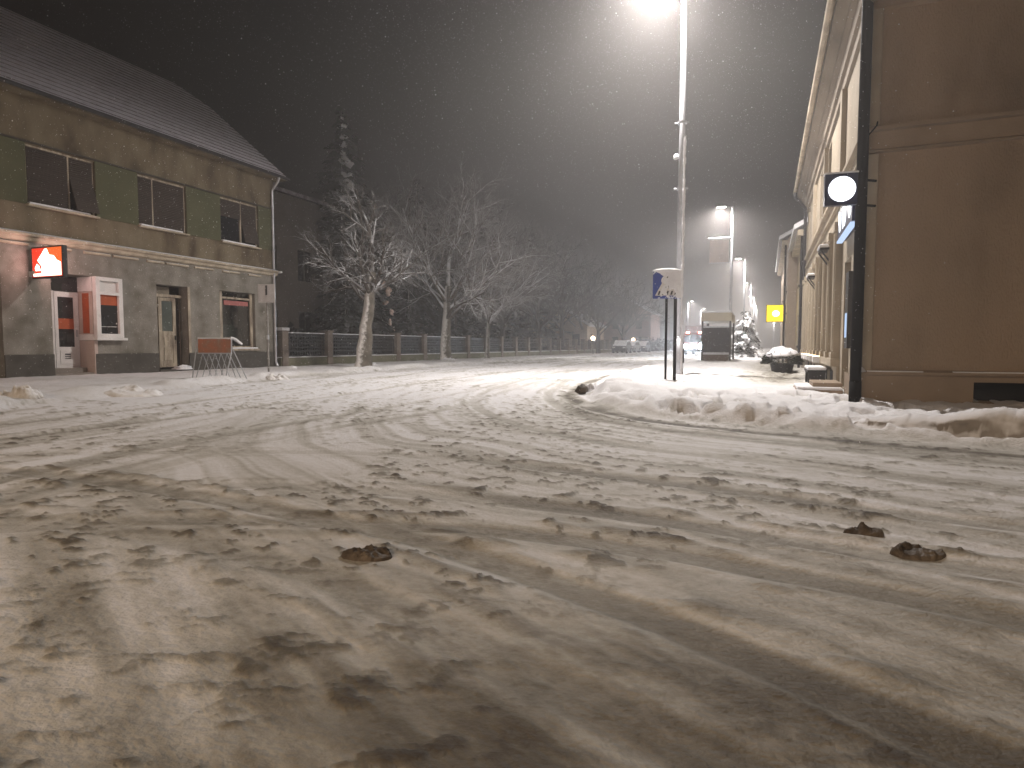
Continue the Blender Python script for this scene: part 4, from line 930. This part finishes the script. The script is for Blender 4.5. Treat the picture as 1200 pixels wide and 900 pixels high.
# snow covered bush in a tub
bu = thing('planter_bush', 'snow-laden bush in a dark tub on the right pavement beside the tan building', 'planter', (.55, 25.3, gz(.55,25.3)-.03))
MB().tube((0,0,0),(0,0,.36),.34,.42,16).build('tub', M['dark_steel'], bu)
bb = MB(); rnd = random.Random(12)
for i in range(1500):
    a_ = rnd.uniform(0,6.28); e_ = rnd.uniform(-.15,1.4); r_ = .58*rnd.uniform(.7,1.05); p = Vector((math.cos(a_)*math.cos(e_)*r_*1.1, math.sin(a_)*math.cos(e_)*r_*1.1, .40+math.sin(e_)*r_*.75))
    d_ = (p-Vector((0,0,.3))).normalized(); s_ = d_.orthogonal().normalized(); s_ = Matrix.Rotation(rnd.uniform(0,6.28),3,d_)@s_
    bb.poly([p-s_*.04, p+d_*.12-Vector((0,0,.05)), p+s_*.04])
bb.build('foliage', M['needle'], bu); MB().blob((0,0,.62),.56,.56,.32,3,18,10,.18).build('snow_cap', M['snow'], bu)

# ------------------------------------------------------------------ street lamps down the right kerb (and the ones behind one's back)
M['led'] = emit('lamp_light', (1.0,.93,.82), 60.0)
LG = 'street lamps along the street'
lamp_data = bpy.data.lights.new('lamp_bulb', 'SPOT'); lamp_data.energy = LAMP_W; lamp_data.color = LAMP_C; lamp_data.spot_size = R(178); lamp_data.spot_blend = .75; lamp_data.shadow_soft_size = .15
def street_lamp(loc, rz, label, H=11.0, light=lamp_data, arm=.85):
    t = thing('street_lamp', label, 'street lamp', loc, rz, LG)
    p = MB(); p.tube((0,0,-.2),(0,0,1.1),.15,.145,16); p.tube((0,0,1.1),(0,0,1.16),.145,.115,16); p.tube((0,0,1.16),(0,0,H),.115,.075,16); p.build('post', M['steel'], t, smooth=True)
    MB().path([(0,0,H-.05),(-arm*.55,0,H+.04)], .035, 10).build('arm', M['steel'], t)
    hd_ = MB().box(-arm-.28,-arm*.45,-.14,.14,H-.0,H+.09); hd_ = hd_.build('lamp_head', M['steel'], t, bevel=.03)
    MB().box(-arm-.22,-arm*.6,-.11,.11,H-.022,H-.002).build('lens', M['led'], hd_)
    MB().box(.0,.16,-.07,.07,.35,.95).build('service_door', M['dark_steel'], t, bevel=.01)
    o = bpy.data.objects.new('lamp_bulb', light); COL.objects.link(o); o.parent = t; o.location = (-arm, 0, H-.06)
    return t
l1 = street_lamp((-2.5, 20.0, .12), 0, 'nearest street lamp, tall steel post behind the pedestrian crossing sign', 12.15)
for zz in (7.55, 9.3 if False else 5.6):
    MB().tube((0,0,zz),(0,0,zz+.08),.13,.13,14).path([(-.22,0,zz+.04),(.2,0,zz+.04)],.03,8).build('clamp', M['steel'], l1)
MB().blob((-.16,0,6.55),.09,.07,.13,2).build('snow_clump', M['snow'], l1)
sc_ = MB(); rnd = random.Random(9)
z = .05
while z < 7.0:
    sc_.blob((.10*math.cos(-.5), .10*math.sin(-.9)-.02, z+.1), .055*rnd.uniform(.6,1.1), .05, .20, int(z*50), 8, 5, .25, False); z += rnd.uniform(.18,.30)
sc_.build('snow_crust', M['snow'], l1)
lamps = [l1]
l2 = street_lamp((-2.5, 49.3, .12), 0, 'second street lamp, with a framed snow-topped banner hanging on its post', 11.0)
l3 = street_lamp((-2.5, 79.0, .12), 0, 'third street lamp along the right pavement, right of the bus shelter', 11.0)
for y_, lb in ((110,'fourth street lamp along the right pavement, half lost in the snowfall'),(140,'fifth street lamp along the right pavement, a faint light'),(170,'furthest and faintest street lamp of the row on the right pavement')):
    dup(l3, (-2.5, y_, .12), 0, 1, lb)
dup(l3, (-16.8, 150, .12), R(180), 1, 'faint distant street lamp across the street, just right of the crossing sign')
dup(l3, (-17.0, 182, .12), R(180), 1, 'faintest street lamp on the left side, right of the other distant one')
dup(l3, (2.0, 205, .12), 0, .8, 'tiny far street lamp beside the yellow sign')
# lamps standing behind the photographer
rear = lamp_data.copy(); rear.energy = LAMP_W*1.6; rear.color = (1,.74,.51)
street_lamp((-2.5, -19, 0), 0, 'street lamp behind the camera on the corner', 11.0, rear)
rear2 = rear.copy(); rear2.energy = LAMP_W*2.2
street_lamp((-11.5, -21.0, 0), R(180), 'street lamp behind the camera on the far corner', 8.5, rear2)

# banner on the second lamp
bnr = thing('banner', 'square framed banner with snow on its top, hanging on the second street lamp', 'banner', (-2.5, 49.2, 7.1))
MB().box(-1.55,-.20,-.02,.02,.0,1.65).build('cloth', mat('banner_cloth', (.40,.32,.28), (.32,.26,.23), 1.5, .9), bnr)
MB().box(-1.6,.0,-.03,.03,1.65,1.72).box(-1.6,.0,-.03,.03,-.06,.0).build('frame', M['steel'], bnr)
MB().box(-1.62,-.02,-.09,.09,1.722,1.82).build('snow_cap', M['snow'], bnr, bevel=.03)

# pedestrian crossing sign
M['sign_blue'] = mat('sign_blue', (.015,.05,.30), (.012,.04,.24), 3, .4)
ps = thing('crossing_sign', 'blue pedestrian crossing sign plastered with snow on a thin dark pole, with an added pole for the shaded side of the lamp post, before the nearest lamp', 'road sign', (-2.42, 16.75, gz(-2.42,16.75)-.12), R(14))
MB().tube((0,.03,0),(0,.03,2.98),.032,.032,12).build('pole', M['black'], ps)
MB().tube((.23,.06,0),(.23,.06,2.95),.042,.042,12).build('pole', M['black'], ps)  # added pole, stands for the shaded side of the lamp post
MB().box(-.36,.36,-.03,0,2.20,2.92).build('plate', M['sign_blue'], ps, bevel=.012)
w = MB(); w.poly([(-.30,-.033,2.28),(.30,-.033,2.28),(0,-.033,2.84)]); w.build('white_triangle', M['white_frame'], ps)
w = MB()
for k_ in range(5):
    x = -.235+k_*.105; w.poly([(x,-.036,2.30),(x+.05,-.036,2.30),(x+.075,-.036,2.40),(x+.035,-.036,2.40)])
w.poly([(-.02,-.036,2.56),(.04,-.036,2.56),(.05,-.036,2.68),(.0,-.036,2.70)]); w.poly([(-.02,-.036,2.56),(.01,-.036,2.57),(-.05,-.036,2.43),(-.09,-.036,2.43)]); w.poly([(.01,-.036,2.56),(.04,-.036,2.56),(.10,-.036,2.43),(.06,-.036,2.43)])
w.poly([(.02+.03*math.cos(i),-.036,2.74+.03*math.sin(i)) for i in range(6)]); w.poly([(.04,-.036,2.67),(.05,-.036,2.64),(.11,-.036,2.57),(.09,-.036,2.55)])
w.build('pedestrian_figure', M['black'], ps)
# thin uneven snow crust over most of the plate
nx, nz_ = 36, 36; cr = MB(); rnd = random.Random(2)
def crust(x, z):
    u_ = (x+.36)/.72; v_ = (z-2.20)/.72
    n_ = float(fbm(np.array([u_*5.0]), np.array([v_*5.0]), 7, 3)[0])
    tri = abs(x) < .26*(1-(z-2.26)/.6) and z < 2.60
    return .028*(u_*1.35-.62+1.1*(n_-.5)-1.3*(1 if (tri and n_ < .60) else 0)*max(0,1.1-u_*.6)+.35*max(0,v_-.8)*4)
gr = {}
for i in range(nx+1):
    for j in range(nz_+1):
        x = -.355+.71*i/nx; z = 2.205+.71*j/nz_; gr[i,j] = len(cr.v); cr.v.append((x, -.034-max(-.006, min(.03, crust(x,z)))-.0, z))
for i in range(nx):
    for j in range(nz_):
        cr.f.append((gr[i,j],gr[i+1,j],gr[i+1,j+1],gr[i,j+1]))
cr.build('snow_crust', M['snow'], ps, smooth=True)
MB().blob((0,-.01,2.91),.37,.06,.07,4,24,8,.08).build('snow_cap', M['snow'], ps)

# bus shelter seen end-on
sh = thing('bus_shelter', 'bus shelter seen end-on with a cream fascia and a dark end panel, under the banner', 'bus shelter', (-2.75, 39, gz(-2.75,39)-.03))
MB().box(-.85,.85,-.1,4.2,2.38,2.86).build('roof', mat('cream_fascia', (.55,.50,.40), (.48,.43,.35), 2, .6), sh, bevel=.02)
MB().box(-.83,.83,-.08,4.18,2.862,2.98).build('snow_cap', M['snow'], sh, bevel=.04)
for x in (-.78,.78):
    for y_ in (.0,4.05): MB().box(x-.05,x+.05,y_-.05,y_+.05,0,2.38).build('post', M['dark_steel'], sh)
MB().box(-.73,.73,-.02,.02,.55,2.0).build('end_panel', mat('panel_dark_blue', (.03,.035,.05), (.02,.022,.03), 2, .15), sh)
MB().box(-.73,.73,-.03,.03,.42,.55).box(-.73,.73,-.03,.03,2.0,2.08).build('panel_rail', M['steel'], sh)
MB().box(-.73,.73,-.02,.02,.05,.42).build('lower_panel', mat('brown_panel', (.12,.085,.065), (.08,.055,.04), 4, .8), sh)
MB().box(.74,.78,.05,4.0,.3,2.1).build('back_panel', M['glass'], sh); MB().box(.35,.7,.3,3.8,.42,.47).build('bench_seat', M['cream_wood'], sh)
for y_ in (.6,3.4): MB().box(.4,.65,y_-.03,y_+.03,0,.42).build('bench_leg', M['dark_steel'], sh)

# litter/utility posts and traffic lights in the distance
tl = thing('traffic_light', 'traffic light showing turquoise green, on the right pavement beyond the bus shelter', 'traffic light', (-1.9, 62, .1), 0, 'traffic lights')
MB().tube((0,0,0),(0,0,3.1),.05,.05,10).build('pole', M['dark_steel'], tl); MB().box(-.15,.15,-.1,.1,1.7,2.6).build('housing', M['black'], tl, bevel=.02)
MB().tube((0,-.13,1.87),(0,-.10,1.87),.15,.15,16).build('green_light', emit('green_light', (.05,.85,.75), 4.0), tl)
tl2 = thing('traffic_light', 'traffic light showing red above the oncoming truck headlights', 'traffic light', (-7.2, 66, .05), 0, 'traffic lights')
tl2.location = (-5.2, 62, .0)
MB().tube((0,0,0),(0,0,3.1),.05,.05,10).build('pole', M['dark_steel'], tl2); MB().box(-.15,.15,-.1,.1,1.65,2.75).build('housing', M['black'], tl2, bevel=.02)
MB().tube((0,-.13,2.5),(0,-.10,2.5),.12,.12,16).build('red_light', emit('red_light', (1,.22,.12), 5.0), tl2)

# oncoming truck with headlights on
tk = thing('delivery_truck', 'oncoming truck with dazzling bluish headlights and a reddish marker light, left of the bus shelter', 'truck', (-6.85, 66, .05), R(-4))
MB().box(-1.1,1.1,1.7,7.0,.75,3.0).build('cargo_box', mat('truck_box', (.35,.34,.35), None, 2, .6), tk, bevel=.03)
MB().prism([(0,.45),(-.05,1.25),(.35,2.15),(1.6,2.2),(1.6,.45)], -1.0, 1.0, 'X').build('cab', mat('cab_paint', (.30,.12,.10), None, 2, .4), tk, bevel=.05)
MB().prism([(-.055,1.3),(.30,2.05),(.29,2.08),(-.07,1.3)], -.88, .88, 'X').build('windscreen', M['glass'], tk)
MB().box(-1.0,1.0,-.12,-.0,.35,.62).build('bumper', M['dark_steel'], tk, bevel=.03)
for x in (-.9,.9):
    for y_ in (.7,5.6): MB().tube((x-.12,y_,.42),(x+.12,y_,.42),.42,.42,18).build('wheel', M['dark'], tk)
for x in (-.72,.72):
    h_ = MB().tube((x,-.06,.86),(x,-.01,.86),.24,.24,18).build('headlight', emit('headlight', (.78,.89,1.0), 400), tk)
    l = bpy.data.lights.new('headlight_bulb','SPOT'); l.energy = 3500; l.color=(.72,.85,1); l.spot_size=R(75); l.spot_blend=1; l.shadow_soft_size=.1
    o = bpy.data.objects.new('headlight_bulb', l); COL.objects.link(o); o.parent=tk; o.location=(x,-.2,.82); o.rotation_euler=(R(86),0,R(180))
for x in (-.6,.6): MB().box(x-.14,x+.14,-.0+.28,.36,2.22,2.34).build('marker_light', emit('marker_light', (1,.35,.25), 30), tk)

# small snow-laden tree beside the traffic light
conifer('small_conifer', 'small snow-laden conifer on the pavement just right of the bus shelter', (-1.55, 52, .1), 3.6, 1.25, 77, 12, None, 30, .22)
sm = [o for o in SC.objects if o.name.startswith('crown')][-1]; sm.data.materials[0] = snowy('heavy_snow_needles', (.05,.055,.045), (.03,.03,.025), -.1, .5, 1.6, side=(-.2,-.2,.9))

# ------------------------------------------------------------------ snow banks, heaps and clods
# ploughed bank before the blank wall: long low ridge with a steep grey face to the road
def bank():
    L = smooth_line([(.9,8.55),(1.5,8.25),(2.4,7.95),(3.6,7.62),(5.5,7.1),(9,6.1),(14,4.7)], 60)
    mb = MB(); prof = [(-.42,-.05),(-.38,.05),(-.30,.13),(-.26,.20),(-.22,.27),(-.13,.315),(.0,.33),(.14,.31),(.30,.25),(.50,.16),(.75,.02)]
    n = len(prof); acc = 0
    for i, p in enumerate(L):
        d_ = L[min(i+1,len(L)-1)]-L[max(i-1,0)]; d_ = d_/np.hypot(*d_); nn = np.array([-d_[1], d_[0]])
        if i: acc += np.hypot(*(L[i]-L[i-1]))
        g_ = min(1, acc/.7)
        for j, (o_, z_) in enumerate(prof):
            q = float(fbm(np.array([acc*2.6]), np.array([j*.55]), 201, 4)[0])-.5; q2 = float(fbm(np.array([acc*8]), np.array([j*1.3]), 203, 2)[0])-.5
            top = 1+.55*(float(vnoise(np.array([acc*1.3]), np.array([0.0]), 205)[0])-.5)
            P_ = p+nn*(o_*(.5+.5*g_)+.16*q+.04*q2)
            q3 = float(fbm(np.array([acc*19]), np.array([j*2.1]), 207, 2)[0])-.5; mb.v.append((P_[0]+.05*q3, P_[1]+.03*q3, z_*.72*g_*top+.10*q*g_+.05*q2+.035*q3+.05))
    for i in range(len(L)-1):
        for j in range(n-1): mb.f.append((i*n+j, (i+1)*n+j, (i+1)*n+j+1, i*n+j+1))
    mb.sm = True; return mb
bk_m = snowy('ploughed_snow', (.36,.335,.31), (.22,.20,.18), .50, .80, 2.2, snow=(.76,.76,.78))
single(bank(), 'snow_bank', bk_m, 'long ploughed snow bank with a grey vertical face before the blank tan wall', 'snow bank')
def mound(r, h_, seed, k=5.0, n=54, asp=.7):
    t = np.linspace(-1, 1, n); X_, Y_ = np.meshgrid(t, t); R2 = np.hypot(X_, Y_)
    f = fbm(X_*k*.5+seed*3.7, Y_*k*.5*asp+1.3, seed, 3); g2 = fbm(X_*k*2.2, Y_*k*2.2*asp, seed+50, 4)
    rid = 1-np.abs(2*g2-1)
    z = h_*(np.clip(1-R2**1.6, 0, 1)*(.35+1.3*np.clip(f-.3, 0, 1))+.45*(rid-.6)*np.clip(1-R2, 0, 1)**.4*sstep(.35, .6, f))-.12*sstep(.72, 1, R2)
    mb = MB(); mb.v = [(X_[j,i]*r*(1+.12*(g2[j,i]-.5)), Y_[j,i]*r*asp, z[j,i]) for j in range(n) for i in range(n)]
    mb.f = [(j*n+i, j*n+i+1, (j+1)*n+i+1, (j+1)*n+i) for j in range(n-1) for i in range(n-1)]; mb.sm = False
    return mb
def heap(name, x, y, r, h_, n, seed, label, m, sp=1.6, cat='snow heap', group=None):
    return single(mound(r*sp*.95, h_*1.35, seed, 6 if sp < 2 else 9), name, m, label, cat, (x, y, gz(x, y)-.045), group, smooth=True)
M['grey_snow'] = snowy('grey_clods', (.50,.46,.40), (.27,.24,.20), .15, .75, 5, snow=(.74,.73,.73))
SH = 'small snow heaps on the far pavement'
heap('snow_heap', -12.1, 7.0, .38, .26, 16, 1, 'largest ragged snow heap, at the left edge before the red sign', M['grey_snow'], 1.5, group=SH)
heap('snow_heap', -12.0, 8.9, .45, .12, 24, 2, 'flat scatter of snow lumps along the kerb before the white shop door', M['grey_snow'], 2.2, group=SH)
heap('snow_heap', -13.35, 14.6, .36, .18, 16, 3, 'snow heap between the bicycle rack and the square road sign', M['grey_snow'], group=SH)
heap('snow_heap', -14.2, 13.2, .40, .10, 16, 6, 'low snow lumps between the legs of the bicycle rack', M['grey_snow'], group=SH)
heap('snow_heap', -17.6, 20.2, .26, .12, 9, 4, 'little white heap by the fence left of the thick bare tree', M['snow'], group=SH)
heap('snow_heap', -17.2, 25.2, .26, .13, 9, 5, 'little white heap right of the foot of the thick bare tree', M['snow'], group=SH)
heap('snow_heap', -18.0, 34.4, .5, .22, 10, 7, 'snow heap round the foot of the second bare tree', M['snow'], group=SH)
heap('snow_lump', -3.45, 12.95, .26, .20, 9, 8, 'knobbly white snow lump with a dark face at the tip of the corner pavement', M['snow'], 1.0, 'snow lump')
rk = MB().blob((0,0,0), .13, .13, .15, 15, 12, 8, .25); single(rk, 'kerb_stone', M['slush'], 'dark stone poking out of the snow at the tip of the corner pavement', 'stone', (-3.52, 12.62, .05))
rnd = random.Random(15)
CL = 'dark slush clods on the road'
for (x, y, s_, lb) in ((-1.72,2.45,.062,'dark slush clod on the road, left of centre in the foreground'),(.50,3.74,.05,'smaller upper one of the two dark slush clods on the right'),(.70,3.50,.062,'larger lower one of the two dark slush clods on the right')):
    mb = mound(s_*2.5, s_*1.0, int(abs(x)*40)+3, 5.0, 44, .62)
    o = single(mb, 'slush_clod', M['slush'], lb, 'slush clod', (x, y, gz(x,y)+.004), CL); o.rotation_euler = (0,0,R(15))

# ------------------------------------------------------------------ falling snow: thousands of small flakes through the air
rng = np.random.default_rng(3); NF = 130000
rr_ = 5+50*rng.random(NF)**.75; th = R(111.9)+(rng.random(NF)-.5)*R(96); fx = rr_*np.cos(th); fy = rr_*np.sin(th); fz_ = .15+rng.random(NF)*(1.0+rr_*.75)
ok = (fx > -19.5) & (fx < 1.2); fx, fy, fz_, rr_ = fx[ok], fy[ok], fz_[ok], rr_[ok]; NF = len(fx)
sz = .0022+.0042*rng.random(NF)**3+.00010*rr_
base = np.array([(1,0,-.4),(-.5,.87,-.4),(-.5,-.87,-.4),(0,0,1.2)])
V = np.stack([fx,fy,fz_],1)[:,None,:]+(base[None]*sz[:,None,None]); V = V.reshape(-1,3).astype(np.float32)
F_ = (np.array([(0,2,1),(0,1,3),(1,2,3),(2,0,3)])[None]+(np.arange(NF)*4)[:,None,None]).reshape(-1,3)
me = bpy.data.meshes.new('falling_snow'); me.vertices.add(len(V)); me.vertices.foreach_set('co', V.ravel()); me.loops.add(F_.size); me.loops.foreach_set('vertex_index', F_.ravel().astype(np.int32))
me.polygons.add(len(F_)); me.polygons.foreach_set('loop_start', np.arange(0,F_.size,3,dtype=np.int32)); me.polygons.foreach_set('loop_total', np.full(len(F_),3,np.int32)); me.update(calc_edges=True)
fm, fnt, fbs = nmat('snowflake'); fbs.inputs['Base Color'].default_value = (.85,.86,.9,1); fbs.inputs['Roughness'].default_value = .8
me.materials.append(fm); so = bpy.data.objects.new('falling_snow', me); COL.objects.link(so); tag(so, 'small snowflakes falling through the lamp light', None, None, 'stuff')

# ------------------------------------------------------------------ haze: the snow-filled air
hm = bpy.data.materials.new('haze'); hm.use_nodes = True; nt = hm.node_tree; nt.nodes.clear(); ho = nt.nodes.new('ShaderNodeOutputMaterial'); pv = nt.nodes.new('ShaderNodeVolumePrincipled')
pv.inputs['Color'].default_value = (.90,.87,.86,1); pv.inputs['Density'].default_value = HAZE_D; pv.inputs['Anisotropy'].default_value = .5
nt.links.new(pv.outputs[0], ho.inputs['Volume'])
hb = MB().box(-430,430,-430,430,-1.5,24).build('haze', hm); hb['kind'] = 'stuff'; hb['label'] = 'snowy night air glowing round the street lamps'
